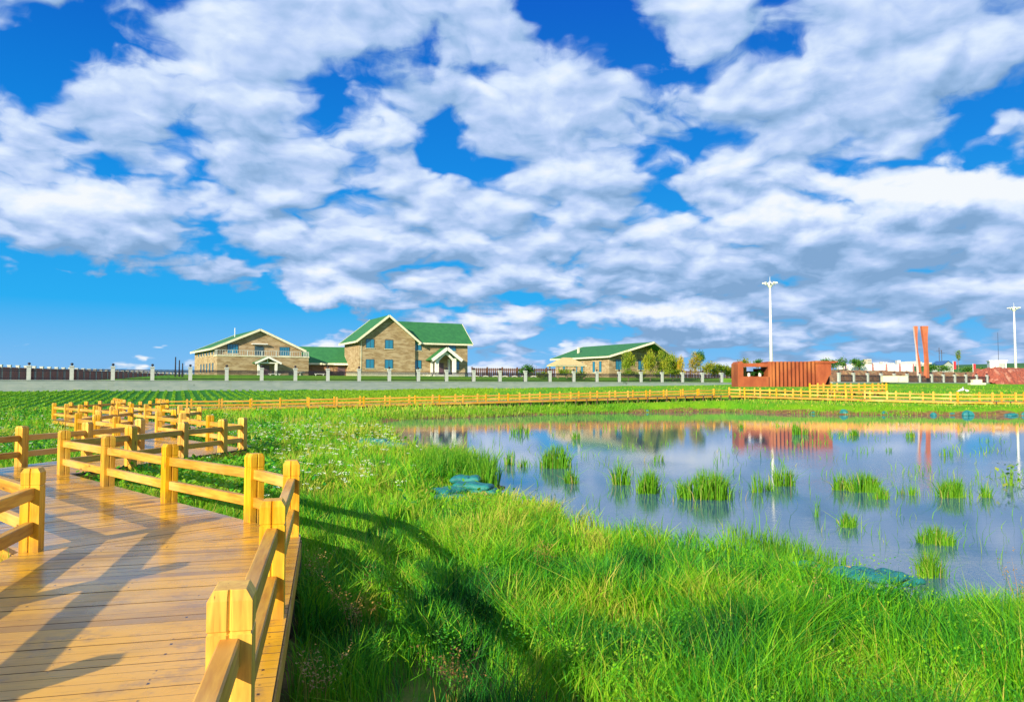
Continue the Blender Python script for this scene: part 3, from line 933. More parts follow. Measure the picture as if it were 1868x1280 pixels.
wall_thing('long grey rendered wall with pale ball topped pillars below the brick houses', WX0, WY0, WDX, WDY, list(range(-2, 25)), WALL_TOP, 1.0)
wall_thing('low grey wall with white pillars in front of the brown rubble bank, right of the red pavilion', VX0, VY0, VDX, VDY, list(range(0, 14)), WALL_TOP + .15, 2.4)


# ================================================================== building helpers
def window(par, x_, z_, w, h, face_y=None, face_x=None, mull=1, inset=.0):
    """window on a y face (looking to -y) or on an x face (looking to -x)"""
    b = MB(); t = .09; d = .07
    b.box(-w / 2, w / 2, -d, .02, -h / 2, -h / 2 + t).box(-w / 2, w / 2, -d, .02, h / 2 - t, h / 2)
    b.box(-w / 2, -w / 2 + t, -d, .02, -h / 2 + t, h / 2 - t).box(w / 2 - t, w / 2, -d, .02, -h / 2 + t, h / 2 - t)
    for k in range(1, mull + 1):
        xx = -w / 2 + w * k / (mull + 1); b.box(xx - .035, xx + .035, -d + .01, .02, -h / 2 + t, h / 2 - t)
    f = b.build('window', M['frame'], par)
    g = MB(); g.box(-w / 2 + t * .9, w / 2 - t * .9, -.035, -.01, -h / 2 + t * .9, h / 2 - t * .9)
    p_ = g.build('pane', M['glass'], f)
    s = MB(); s.box(-w / 2 - .1, w / 2 + .1, -.14, .02, -h / 2 - .1, -h / 2 - .002); s.build('sill', M['trim'], f)
    if face_y is not None: f.location = (x_, face_y, z_)
    else: f.location = (face_x, x_, z_); f.rotation_euler = (0, 0, -pi / 2)
    return f


def roof_pair(par, x0, x1, y0, y1, ze, zr, axis='y', over=.8, rover=0.0, th=.16, verge=True, name='roof', m=None, sides=(0, 1)):
    """two slabs meeting at a ridge; walls span x0..x1,y0..y1 ; ze wall-top height, zr ridge height; rover: extra ridge overhang forward"""
    m = m or M['roof']
    b = MB(); v = MB()
    if axis == 'y':
        xm = (x0 + x1) / 2; sl = (zr - ze) / (xm - x0); o = over
        for sd in sides:
            xe = x0 - o if sd == 0 else x1 + o; zz_ = ze - sl * o
            q = [(xe, y0 - o, zz_), (xm, y0 - o - rover, zr), (xm, y1 + o, zr), (xe, y1 + o, zz_)]
            if sd == 0: q = [q[0], q[1], q[2], q[3]]
            else: q = [q[1], q[0], q[3], q[2]]
            q = [(a, b_, c + th) for a, b_, c in q]
            b.slab(q, th)
            for ya, yb in ((y0 - o, y0 - o - rover), (y1 + o, y1 + o)):
                v.beam((xe, ya - (.04 if ya < y0 else -.04), zz_ - .02), (xm, yb - (.04 if ya < y0 else -.04), zr - .02 + .02), .07, .40)
            v.beam((xe + (-.04 if sd == 0 else .04), y0 - o, zz_ - .03), (xe + (-.04 if sd == 0 else .04), y1 + o, zz_ - .03), .07, .34)
    else:
        ym = (y0 + y1) / 2; sl = (zr - ze) / (ym - y0); o = over
        for sd in sides:
            ye = y0 - o if sd == 0 else y1 + o; zz_ = ze - sl * o
            q = [(x0 - o, ye, zz_), (x1 + o, ye, zz_), (x1 + o, ym, zr), (x0 - o, ym, zr)]
            if sd == 1: q = [q[1], q[0], q[3], q[2]]
            q = [(a, b_, c + th) for a, b_, c in q]
            b.slab(q, th)
            for xa in (x0 - o - .04, x1 + o + .04): v.beam((xa, ye, zz_ - .02), (xa, ym, zr), .07, .40)
            v.beam((x0 - o, ye + (-.04 if sd == 0 else .04), zz_ - .03), (x1 + o, ye + (-.04 if sd == 0 else .04), zz_ - .03), .07, .34)
    r = b.build(name, m, par)
    if verge: v.build('fascia', M['trim'], r)
    return r


# ------------------------------------------------------------------ brick house with gable wing
A = radians(28)
hs_ = empty('brick_house', (-28.9, 145, 4.85), A, 'two storey tan stone house with steep gable, green roof and white porch', 'house')
b = MB()
b.prism_y([(0, -1.5), (11.2, -1.5), (11.2, 6.9), (5.6, 11.3), (0, 6.9)], 0, 10)
b.prism_y([(11.2, -1.5), (22.8, -1.5), (22.8, 6.9), (11.2, 6.9)], .6, 10)
b.add([(22.8, .6, 6.9), (22.8, 10, 6.9), (22.8, 5.3, 10.4), (22.6, .6, 6.9), (22.6, 10, 6.9), (22.6, 5.3, 10.4)], [(0, 1, 2), (5, 4, 3)])
b.build('wall', M['stone'], hs_)
b = MB(); b.box(-.06, 11.26, -.06, 10.1, -1.6, .55).box(11.261, 22.86, .54, 10.05, -1.6, .55); b.build('plinth', M['trim'], hs_)
roof_pair(hs_, 0, 11.2, 0, 10, 6.9, 11.35, 'y', .9)
b = MB(); v = MB(); ze_ = 6.9 - .819 * .8; ym_ = 5.3
b.slab([(12.15, -.2, ze_ + .16), (23.6, -.2, ze_ + .16), (23.6, ym_, 10.91), (6.4, ym_, 10.91)], .16)
b.slab([(23.6, 10.8, ze_ + .16), (11.0, 10.8, ze_ + .16), (6.4, ym_, 10.91), (23.6, ym_, 10.91)], .16)
r_ = b.build('main_roof', M['roof'], hs_)
v.beam((12.0, -.25, ze_ - .03), (23.6, -.25, ze_ - .03), .07, .34).beam((23.64, -.2, ze_ - .02), (23.64, ym_, 10.75), .07, .4).beam((23.64, 10.8, ze_ - .02), (23.64, ym_, 10.75), .07, .4)
v.build('fascia', M['trim'], r_)
for x_, z_, fy in ((2.35, 5.95, 0), (6.1, 5.9, 0), (2.35, 2.1, 0), (6.1, 2.1, 0), (11.9 + .3, 5.75, .6), (11.9 + .3, 2.1, .6), (19.6, 5.75, .6), (20.4, 2.0, .6)):
    window(hs_, x_ - .25, z_, 1.65, 1.75, face_y=fy)
dp = MB(); dp.tube([(.35, -.08, 6.5), (.35, -.08, .3)], .06, 6); dp.build('downpipe', M['trim'], hs_)
# porch
po = MB(); X0, X1, Y0 = 14.9, 18.6, -2.2
pc = (X0 + X1) / 2

po.prism_y([(X0 + .32, 2.7), (X0 + .32, 3.3), (pc - .2, 4.55), (pc + .2, 4.55), (X1 - .32, 3.3), (X1 - .32, 2.7), (X1 - .75, 3.2), (pc, 4.15), (X0 + .75, 3.2)], Y0 - .28, Y0 + .02)
pp = po.build('porch', M['white'], hs_)
for xx in (X0, X1):
    b = MB(); b.box(xx - .32, xx + .32, Y0 - .3, Y0 + .3, 0, 3.3); b.build('column', M['white'], pp)
    b = MB(); b.box(xx - .2, xx + .2, .2, .58, 0, 3.3); b.build('column', M['white'], pp)
b = MB()
for s_ in (-1, 1):
    q = [(pc + s_ * 3.15, Y0 - .9, 2.85), (pc, Y0 - .9, 5.25), (pc, .58, 5.25), (pc + s_ * 3.15, .58, 2.85)]
    if s_ > 0: q = [q[1], q[0], q[3], q[2]]
    b.slab([(a, b_, c + .14) for a, b_, c in q], .14)
b.build('porch_roof', M['roof'], pp)
b = MB()
for s_ in (-1, 1): b.beam((pc + s_ * 3.2, Y0 - .96, 2.86), (pc, Y0 - .96, 5.22), .10, .62)
b.build('bargeboard', M['white'], pp)
b = MB(); b.box(pc - .75, pc + .75, .50, .59, .15, 2.5); b.build('door', M['door'], hs_)
b = MB(); b.box(pc - 2.6, pc + 2.6, Y0 - .7, .5, -.4, .14); b.build('step', M['white'], hs_)

# ------------------------------------------------------------------ hall with balcony on the left
A2 = radians(33)
ha = empty('brick_hall', (-51.9, 135, 4.3), A2, 'broad gabled tan hall with long white balcony and small white porch, left of the picture', 'building')
b = MB(); b.box(0, 16.4, 0, 20, -1.2, 3.7); b.build('ground_floor', M['stone'], ha)
b = MB(); b.prism_y([(.0, 3.7), (15.8, 3.7), (15.8, 5.3), (7.9, 8.75), (0, 5.3)], 2.6, 20); b.build('upper_wall', M['stone'], ha)
b = MB(); b.box(-.1, 16.5, -.1, 2.55, 3.70, 3.86); b.build('cornice', M['trim'], ha)
roof_pair(ha, 0, 15.8, 2.6, 20, 5.3, 8.75, 'y', .7)
bal = MB(); n = 22
for (a, c) in (((0.05, 0.05), (16.35, .05)), ((.05, .05), (.05, 2.5)), ((16.35, .05), (16.35, 2.5))):
    L = math.hypot(c[0] - a[0], c[1] - a[1]); k_ = max(2, int(L / .42))
    bal.beam((*a, 4.80), (*c, 4.80), .09, .07); bal.beam((*a, 3.98), (*c, 3.98), .06, .05)
    for k in range(k_ + 1):
        x_ = a[0] + (c[0] - a[0]) * k / k_; y_ = a[1] + (c[1] - a[1]) * k / k_
        big = .08 if k % 6 == 0 else .026
        bal.box(x_ - big, x_ + big, y_ - big, y_ + big, 3.861, 4.765)
bal.build('balcony_railing', M['pillar'], ha)
window(ha, 3.2, 5.15, 1.9, 1.7, face_y=2.6, mull=3)
window(ha, 12.6, 4.9, 1.9, 1.7, face_y=2.6, mull=3)
b = MB(); b.box(7.1, 8.7, 2.5, 2.59, 3.87, 5.75); b.build('balcony_door', M['frame'], ha)
b = MB(); b.box(6.5, 9.3, 1.9, 2.59, 6.05, 6.22); b.build('door_canopy', M['white'], ha)
for k in range(5): window(ha, 3.2 + k * 2.6, 1.75, .75, 1.6, face_x=0, mull=0)
for k in range(6): window(ha, 4.0 + k * 2.4, 4.75 - .1, .75, 1.3, face_x=0, mull=0)
px0 = 8.3
po = MB()

po.beam((px0 - 1.95, -1.7, 2.56), (px0 + 1.95, -1.7, 2.56), .3, .2)
po.beam((px0, -1.7, 2.66), (px0, -1.7, 3.45), .16, .16, up=(0, 1, 0))
pp = po.build('porch', M['white'], ha)
for s_ in (-1, 1):
    b = MB(); b.box(px0 + s_ * 1.55 - .19, px0 + s_ * 1.55 + .19, -1.9, -1.5, 0, 2.45); b.build('column', M['white'], pp)
b = MB(); c_ = MB()
for s_ in (-1, 1):
    q = [(px0 + s_ * 2.3, -2.3, 2.45), (px0, -2.3, 3.6), (px0, -.01, 3.6), (px0 + s_ * 2.3, -.01, 2.45)]
    if s_ > 0: q = [q[1], q[0], q[3], q[2]]
    b.slab([(a, b_, c + .12) for a, b_, c in q], .12)
    c_.beam((px0 + s_ * 2.35, -2.35, 2.44), (px0, -2.35, 3.58), .09, .34)
b.build('porch_roof', M['roof'], pp); c_.build('bargeboard', M['white'], pp)
b = MB(); b.box(px0 - .8, px0 + .8, -.1, -.01, .1, 2.2); b.build('door', M['door'], ha)
b = MB(); b.box(-.5, -.1, -.03, .03, 0, .03); b = MB(); b.box(5.2, 5.32, 10, 10.12, 7.4, 9.5); b.build('roof_vent', M['white'], ha)

# ------------------------------------------------------------------ low wing between hall and house
lw = empty('low_wing', (-38.5, 150.6, 4.4), radians(18), 'low dark brick wing with green roof between the hall and the steep gabled house', 'building')
b = MB(); b.box(-3, 15.5, 0, 9, -1, 3.1); b.build('wall', M['brick'], lw)
roof_pair(lw, -3, 15.5, 0, 9, 3.15, 6.1, 'x', .7)
b = MB(); b.box(4.2, 5.6, -.08, -.01, 0, 2.2); b.build('door', M['door'], lw)
b = MB(); b.box(3.4, 6.4, -1.2, -.01, 2.45, 2.6); b.build('door_canopy', M['white'], lw)

# ------------------------------------------------------------------ third building
tb = empty('brick_hall', (20.9, 165, 4.4), radians(32), 'single storey tan building, long green roof jutting at the ridge, partly behind yellow trees', 'building')
b = MB(); b.prism_y([(0, -1), (17.6, -1), (17.6, 4.9), (8.8, 7.6), (0, 4.9)], 0, 20); b.build('wall', M['stone'], tb)
roof_pair(tb, 0, 17.6, 0, 20, 4.9, 7.75, 'y', .9, 3.6)
for y_ in (3.0, 5.3, 9.6, 11.8, 16.5): window(tb, y_, 2.55, .8, 2.4, face_x=0, mull=0)
window(tb, 2.6, 3.0, 1.7, 2.2, face_y=0, mull=1)
window(tb, 9.0, 3.0, 1.7, 2.2, face_y=0, mull=1)
b = MB(); b.box(3, 3.4, 15, 15.4, 5.5, 7.4); b.build('chimney', M['trim'], tb)

# gazebo
ga = empty('gazebo', (11.2, 157, 4.3), radians(20), 'small open pavilion with cream hipped roof left of the long roofed tan building', 'pavilion')
M['tanroof'] = varied((.60, .46, .22), (.50, .38, .17), 3, .8)
b = MB(); w = 3.5; d = 2.6; r = .9
P_ = [(-w, -d, 2.65), (w, -d, 2.65), (w, d, 2.65), (-w, d, 2.65), (-r, 0, 4.25), (r, 0, 4.25)]
b.add(P_, [(0, 1, 5, 4), (1, 2, 5), (2, 3, 4, 5), (3, 0, 4), (3, 2, 1, 0)]); b.build('roof', M['tanroof'], ga)
b = MB(); b.box(-w + .1, w - .1, -d + .1, d - .1, 2.45, 2.64); b.build('beam', M['trim'], ga)
for sx in (-1, -.33, .33, 1):
    for sy in (-1, 1):
        b = MB(); b.box(sx * 2.9 - .13, sx * 2.9 + .13, sy * 2.1 - .13, sy * 2.1 + .13, -.5, 2.449); b.build('post', M['stone'], ga)

# ================================================================== background fences
def band(name, label, cat, a, b_, z0, h, m1, m2, step, pw=.28, group=None, slats=False):
    o = empty(name, (a[0], a[1], z0), math.atan2(b_[1] - a[1], b_[0] - a[0]), label, cat, group)
    L = math.hypot(b_[0] - a[0], b_[1] - a[1]); n = int(L / step)
    w = MB()
    if slats:
        for k in range(int(L / .5)): w.box(k * .5, k * .5 + .34, -.04, .04, 0, h - .1)
        w.box(0, L, -.07, -.041, h * .2, h * .26).box(0, L, -.07, -.041, h * .8, h * .88)
    else: w.box(0, L, -.12, .12, -.5, h - .25)
    w.build('panel', m1, o)
    p = MB(); p.box(-pw, pw, -.3, .3, -.5, h).box(-pw * 1.25, pw * 1.25, -.36, .36, h + .001, h + .16); pmh = p.mesh('pillar', m2)
    for k in range(n + 1): put('pillar', pmh, o, (k * step, 0, 0))
    return o


M['redwall'] = varied((.48, .15, .12), (.36, .11, .09), .7, .9)
M['brownslat'] = varied((.13, .06, .04), (.09, .045, .03), 1.0, .8)
band('brick_wall', 'long red brown wall with pale pillars shrinking away behind the iron railing, far left', 'wall', (-90.5, 131), (-94, 262), 3.5, 2.85, M['redwall'], M['pillar'], 2.5, .16)
band('slat_fence', 'dark brown slatted fence right behind the steep gabled house', 'fence', (-10.2, 196), (22, 205), 4.5, 3.0, M['brownslat'], M['brownslat'], 4.0, .12, slats=True)
band('slat_fence', 'dark brown slatted fence behind the yellow trees, right of the long roofed building', 'fence', (24, 207), (66, 222), 4.6, 2.6, M['brownslat'], M['brownslat'], 4.0, .12, slats=True)
for k in range(7):
    b = MB(); x_ = 0
    pr = [(-.9, 0), (-.9, .1)] + [(-.9 * cos(t * pi / 6), .25 + .55 * sin(t * pi / 6)) for t in range(7)] + [(.9, 0), (.62, 0)] + [(.62 * cos(t * pi / 6), .22 + .36 * sin(t * pi / 6)) for t in range(7)] + [(-.62, 0)]
    b.prism_y(pr, -.08, .08); o = b.build('garden_hoop', M['white'])
    o.location = (-8.6 + k * 2.3, 183 + k * .4, 4.5)
    tag(o, ['leftmost','second from left','third from left','fourth from left','fifth from left','sixth from left','rightmost'][k] + ' low white arch in the lawn row before the brown slatted fence', 'arch', 'white lawn arches')

# white benches on the lawn by the hall and the house
def bench(name, label, loc, rz, w=1.9):
    o = empty(name, loc, rz, label, 'bench')
    b = MB(); b.box(-w / 2, w / 2, -.25, .25, .42, .52); b.build('seat', M['white'], o)
    for s_ in (-1, 1):
        b = MB(); b.box(s_ * w * .36 - .09, s_ * w * .36 + .09, -.2, .2, -.3, .419); b.build('leg', M['white'], o)


bench('stone_bench', 'white stone bench on the lawn just right of the hall porch', (PX(501, 139), 139, 4.45), radians(25), 2.2)
bench('stone_bench', 'white stone bench in front of the low dark brick wing', (PX(583, 142), 142, 4.5), radians(18))
b = MB(); b.lathe([(0, 0), (.28, 0), (.14, .12), (.13, .62), (.8, .66), (.8, .75), (0, .75)], 16)
o = b.build('stone_table', M['white']); o.location = (PX(548, 140), 140, 4.5); tag(o, 'round white stone table on the lawn between the two stone benches', 'table')
# white hoops left of the house porch
for k in range(5):
    b = MB(); b.prism_y([(-.55, 0), (-.35, .6), (.35, .6), (.55, 0), (.38, 0), (.24, .42), (-.24, .42), (-.38, 0)], -.07, .07)
    o = b.build('lawn_hurdle', M['white']); o.location = (PX(770 + k * 6.2, 149), 149 + k * .2, 4.75)
    tag(o, ['leftmost','second','middle','fourth','rightmost'][k] + ' small white hurdle of the row left of the gabled house porch', 'hurdle', 'white hurdles by the house porch')

for k, px in enumerate((320, 327, 333)):
    b = MB(); b.tube([(0, 0, 0), (0, 0, 3.6 - .5 * k)], [.13, .09], 8)
    o = b.build('dark_pole', M['iron']); o.location = (PX(px, 122), 122, 3.7)
    tag(o, ['tallest of three dark poles standing left of the hall', 'middle of three dark poles standing left of the hall', 'shortest of three dark poles, nearest the hall'][k], 'pole', 'dark poles left of the hall')

# ================================================================== red pavilion
rp = empty('red_pavilion', (PX(1345.5, 101), 101, 2.55), 0, 'rust red metal pavilion with deep vertical fins and a long window, by the boardwalk', 'pavilion')
s = 101 / F
def gx_(px): return (px - 1345.5) * s
b = MB()
b.prism_y([(gx_(1346), 0), (gx_(1356), 0), (gx_(1356), 3.15), (gx_(1353), 3.35), (gx_(1350), 3.35), (gx_(1346), 3.05)], 0, 3.0)
b.box(gx_(1356), gx_(1401), 0, .16, 0, 1.35).box(gx_(1356), gx_(1401), 0, .16, 2.62, 3.1)
b.box(gx_(1356), gx_(1401), 2.84, 3.0, 0, 1.2).box(gx_(1356), gx_(1401), 2.84, 3.0, 2.75, 3.1)
b.box(gx_(1401), gx_(1408), 0, 3.0, 0, 3.32)
b.build('window_wall', M['corten'], rp)
b = MB(); b.box(gx_(1356), gx_(1401), .161, 2.839, 3.0, 3.1); b.build('ceiling', M['corten'], rp)
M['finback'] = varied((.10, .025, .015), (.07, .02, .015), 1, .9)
b = MB(); b.box(gx_(1408), gx_(1488), .28, .5, 0, 3.3).box(gx_(1402), gx_(1403.5), -.02, -.001, 0, 1.3); b.build('slit_shade', M['finback'], rp)  # shade in the slits between fins painted as a dark back sheet
for k in range(11):
    x_ = gx_(1409 + k * 7.25)
    b = MB(); b.prism([(x_, 0.0), (x_ + .32, 0.0), (x_ + .32, .24), (x_, .26)], 0, 3.33); b.build('fin', M['corten'], rp)
b = MB(); b.prism_y([(gx_(1488), 0), (gx_(1503), 0), (gx_(1512), 1.4), (gx_(1516), 1.6), (gx_(1516.5), 3.1), (gx_(1488), 3.1)], 0, 3.0); b.build('end_block', M['corten'], rp)
b = MB(); b.prism_y([(gx_(1487), 3.101), (gx_(1520), 3.101), (gx_(1529), 3.30), (gx_(1527), 3.36), (gx_(1487), 3.42)], -.15, 3.1); b.build('roof', M['corten'], rp)
b = MB(); b.prism_y([(gx_(1508), 0), (gx_(1519), 0), (gx_(1519), 1.35), (gx_(1516), 1.35)], 1.0, 1.3); b.build('ramp_stay', M['finback'], rp)
b = MB(); b.box(gx_(1356.2), gx_(1373), 2.6, 2.83, 1.36, 2.62)
for k in range(5): b.box(gx_(1357 + k * 3.2), gx_(1358.6 + k * 3.2), 2.50, 2.599, 1.36, 2.62)
b.build('slat_panel', M['tanroof'], rp)
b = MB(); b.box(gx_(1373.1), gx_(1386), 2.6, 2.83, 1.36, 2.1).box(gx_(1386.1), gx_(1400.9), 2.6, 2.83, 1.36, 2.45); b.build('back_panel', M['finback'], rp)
# things on the ledge in the window
for k, (px, hh, m_) in enumerate(((1366, .95, 'white'), (1386, 1.0, 'white'))):
    b = MB(); b.lathe([(0, 1.36), (.14, 1.36), (.2, 1.5), (.17, 1.36 + hh * .55), (0, 1.36 + hh * .56)], 10); o = b.build('planter', M[m_])
    o.location = (PX(px, 102.2), 102.2, 2.54 - .05); tag(o, ['white planter at the left of the red pavilion window', 'white planter under the dark shrub in the red pavilion window'][k], 'planter')
sh_ = MB()
# side plinth and white cloth
b = MB(); b.prism([(-1.3, -.6), (1.3, -.6), (1.1, .6), (-1.1, .6)], 0, .35).prism([(-.8, -.4), (.8, -.4), (.7, .4), (-.7, .4)], .351, .9)
o = b.build('stone_block', M['trim']); o.location = (PX(1780, 130), 130, 2.9); tag(o, 'cream stone block on the grass in front of the white pillared wall, far right', 'block')
cl = MB(); n = 9; vs = []
for i in range(n):
    for j in range(n):
        u_ = (i / (n - 1) - .5); v_ = (j / (n - 1) - .5)
        vs.append((u_ * .85 + .12 * sin(v_ * 7), v_ * .5 + .1 * sin(u_ * 9), .16 + .34 * (1 - 2.2 * abs(u_)) * (1 - 1.1 * abs(v_)) + .07 * sin(u_ * 13 + v_ * 8)))
cl.add(vs, [(i * n + j, (i + 1) * n + j, (i + 1) * n + j + 1, i * n + j + 1) for i in range(n - 1) for j in range(n - 1)])
o = cl.build('white_cloth', M['white'], smooth=True); o.location = (44.35, 75.6, zk(44.35, 75.6) + .86)
sol = o.modifiers.new('thick', 'SOLIDIFY'); sol.thickness = .05
tag(o, 'white cloth bundled over a railing post at the boardwalk corner', 'cloth')

# ================================================================== banks, masts, towers, hut
def bank(name, x0, y0, x1, y1, h, dep, m, label=None, kind='structure', lumps=1.0, nseg=140, base=2.6):
    V = []; a = Vector((x1 - x0, y1 - y0)); L = a.length; a.normalize(); nn = Vector((-a.y, a.x)); k_ = 18
    for i in range(nseg + 1):
        t = i / nseg
        for j in range(k_ + 1):
            q = j / k_; prof = sstep(0, .45, q) if True else 0
            taper = min(1, t * 12 + .25, (1 - t) * 12 + .25)
            x_ = x0 + a.x * L * t + nn.x * dep * q; y_ = y0 + a.y * L * t + nn.y * dep * q
            z_ = base + (h - base) * float(prof) * taper + (float(vnoise(x_, y_, 1.3, 5)) - .5) * .5 * lumps + (float(vnoise(x_, y_, .5, 6)) - .5) * .35 * lumps
            if j == k_: z_ = base - .5
            V.append((x_, y_, z_))
    F_ = [(i * (k_ + 1) + j, (i + 1) * (k_ + 1) + j, (i + 1) * (k_ + 1) + j + 1, i * (k_ + 1) + j + 1) for i in range(nseg) for j in range(k_)]
    b = MB(); b.add(V, F_); o = b.build(name, m); tag(o, label, None, None, kind); return o


bank('rubble_bank', 68, 165, 132, 204, 6.3, 12, M['rubble'])
bank('brick_rubble', 119, 186, 150, 196, 7.2, 10, M['redrubble'], nseg=80, lumps=1.6)


def mast(label, loc, H, s_=1.0):
    o = empty('light_mast', loc, 0, label, 'light mast', 'tall white light masts')
    b = MB(); b.tube([(0, 0, -3), (0, 0, H)], [.42 * s_, .20 * s_], 12); b.build('pole', M['white'], o, True)
    b = MB(); b.lathe([(.25, H - .8), (.6 * s_, H - .35), (.8 * s_, H + .05), (.65 * s_, H + .25), (.22, H + .6), (0, H + .8)], 14); hd = b.build('lamp_ring', M['white'], o, True)
    for k in range(10):
        a = 2 * pi * k / 10; d = Vector((cos(a), sin(a), 0))
        b = MB(); b.beam(d * 1.0 + Vector((0, 0, H - .1)), d * 1.45 * s_ + Vector((0, 0, H + .35)), .12, .12)
        c0 = d * 1.5 * s_ + Vector((0, 0, H + .33)); b.beam(c0 - d * .28, c0 + d * .28, .34, .2); b.build('floodlight', M['white'], hd)
    b = MB(); b.tube([(0, 0, H + .75), (0, 0, H + 1.9)], [.05, .03], 6); b.build('lightning_rod', M['white'], o)


mast('tall white light mast rising behind the red pavilion', (PX(1407, 178), 178, 5.0), 21.4)
mast('white light mast at the right picture edge behind the white hut', (PX(1853, 232), 232, 6), 20.2)


def ribbon(label, loc, H, pts, mats_):
    """twisted four sided blade; pts rows: t, x, half width, half depth, angle"""
    o = None; b = MB(); rows = []; n = 40
    for i in range(n + 1):
        t = i / n
        c = [np.interp(t, [p_[0] for p_ in pts], [p_[q] for p_ in pts]) for q in range(1, 5)]
        ca, sa = cos(c[3]), sin(c[3])
        for sx, sy in ((-1, -1), (1, -1), (1, 1), (-1, 1)):
            x_, y_ = sx * c[1], sy * c[2]; rows.append((c[0] + x_ * ca - y_ * sa, x_ * sa + y_ * ca, t * H))
    fs = []; mi = []
    for k in range(4):
        b.add([], [])
    o0 = 0; b.v += rows
    for i in range(n):
        for k in range(4):
            b.f.append((i * 4 + k, i * 4 + (k + 1) % 4, (i + 1) * 4 + (k + 1) % 4, (i + 1) * 4 + k)); b.mi.append(0 if k % 2 == 0 else 1)
    b.f.append((n * 4, n * 4 + 1, n * 4 + 2, n * 4 + 3)); b.mi.append(0)
    ob = b.build('twisted_tower', mats_); ob.location = loc; tag(ob, label, 'sculpture')


M['terra'] = varied((.50, .15, .07), (.40, .10, .05), .6, .6)
M['pinkw'] = varied((.62, .50, .48), (.52, .40, .40), .6, .6)
ribbon('slimmer left blade of the pair of twisted red towers', (PX(1673.5, 176), 176, 4.6), 11.9, [(0, .45, .50, .3, .5), (.3, .25, .38, .25, .4), (.55, -.05, .16, .2, .25), (.8, -.2, .3, .25, .1), (1, -.25, .45, .3, .0)], [M['terra'], M['pinkw']])
ribbon('broader right blade of the pair of twisted red towers', (PX(1688.5, 176), 176, 4.6), 11.9, [(0, .15, .55, .35, .5), (.3, .25, .40, .3, .4), (.55, .12, .36, .3, .3), (.8, -.05, .55, .35, .1), (1, -.08, .75, .4, .05)], [M['terra'], M['terra']])

hu = empty('white_hut', (PX(1806, 209), 209, 6.4), radians(30), 'small white flat roofed hut on the rubble bank near the right edge', 'hut')
b = MB(); b.box(0, 3.1, 0, 3.1, -3.5, 2.75); b.build('wall', M['white'], hu)
b = MB(); b.box(-.2, 3.3, -.2, 3.3, 2.751, 2.95); b.build('roof', M['white'], hu)
hu.rotation_euler = (0, 0, radians(-22)); hu.scale = (1.25, 1.25, 1.15)
b = MB(); b.box(1.7, 2.9, -.06, -.005, .2, 2.3); b.build('door', M['pillar'], hu)  # added grey panel, paints the hut's shaded side onto its front wall
for k in range(4):
    b = MB(); b.box(1.85 + k * .28, 1.93 + k * .28, -.10, -.061, .35, 2.15); b.build('panel_rib', M['concrete'], hu)
b = MB(); b.tube([(0, 0, 0), (0, 0, 11.5)], [.07, .04], 6); o = b.build('radio_mast', M['iron']); o.location = (PX(1822, 210), 210, 6); tag(o, 'thin dark aerial rising behind the white hut', 'aerial')

# hoardings
M['hoard'] = varied((.72, .70, .70), (.62, .62, .64), .5, .7)
M['pinkp'] = mat('pink_post', (.45, .16, .17), .7)
ho = empty('site_hoarding', (PX(1543, 215), 215, 6.6), radians(3), 'row of big white site boards with pink posts, left of the twisted towers', 'hoarding')
for k in range(5):
    b = MB(); b.box(k * 3.9 + .3, k * 3.9 + 3.6, -.05, .05, .2, 2.3); b.build('board', M['hoard'], ho)
for k in range(6):
    b = MB(); b.box(k * 3.9 - .14, k * 3.9 + .14, -.1, .1, -1.5, 2.45); b.build('post', M['pinkp'], ho)
for k, (px, w_) in enumerate(((1620, 3.3), (1641, 2.6))):
    b = MB(); b.box(-w_ / 2, w_ / 2, -.4, .4, 0, 1.25).box(-w_ / 2 - .05, w_ / 2 + .05, -.45, .45, 1.251, 1.32)
    o = b.build('cream_skip', M['trim']); o.location = (PX(px, 164.5 + k), 163.9 + k * 1.2 , 3.6)
    tag(o, ['larger cream box behind the white pillars below the twisted towers', 'smaller cream box behind the white pillars below the twisted towers'][k], 'container')

# red banners, blue shed
M['redb'] = mat('red_fabric', (.55, .03, .04), .6)
for k, (px, D_, z_, h_) in enumerate(((1739, 200, 6.3, 2.6), (1775, 215, 6.8, 1.9), (1552, 150, 3.6, 1.3))):
    if k == 2: continue
    o = empty('red_banner', (PX(px, D_), D_, z_), 0, ['tall red banner on a pole right of the twisted towers', 'small red banner beside the white hut'][k], 'banner')
    b = MB(); b.tube([(0, 0, -1), (0, 0, h_ + .4)], .07, 6); b.build('pole', M['white'], o)
    b = MB(); b.box(.08, .75, -.03, .03, h_ * .35, h_ + .3); b.build('flag', M['redb'], o)
M['blue'] = mat('blue_sheet', (.03, .10, .26), .5)
sh = empty('blue_shed', (PX(1729, 300), 300, 10.7), radians(20), 'small shed with a blue pitched roof beyond the twisted towers', 'shed')
b = MB(); b.prism_y([(-2.6, -3), (2.6, -3), (2.6, .6), (0, 2.0), (-2.6, .6)], 0, 5); b.build('wall', M['pillar'], sh)
b = MB(); b.slab([(-3.1, -.4, .45), (-3.1, 5.4, .45), (0, 5.4, 2.15), (0, -.4, 2.15)][::-1], .1).slab([(3.1, -.4, .45), (0, -.4, 2.15), (0, 5.4, 2.15), (3.1, 5.4, .45)][::-1], .1); b.build('roof', M['blue'], sh)
for k, px in enumerate((1714, 1718.5)):
    b = MB(); b.tube([(0, 0, -3), (0, 0, 9.5 - k)], .12, 6); b.beam((-1.2, 0, 8.2 - k), (1.2, 0, 8.2 - k), .12, .12)
    o = b.build('power_pole', M['pile']); o.location = (PX(px, 320), 320, 9.5); tag(o, ['left of two slender power poles right of the twisted towers', 'right of two slender power poles right of the twisted towers'][k], 'pole')

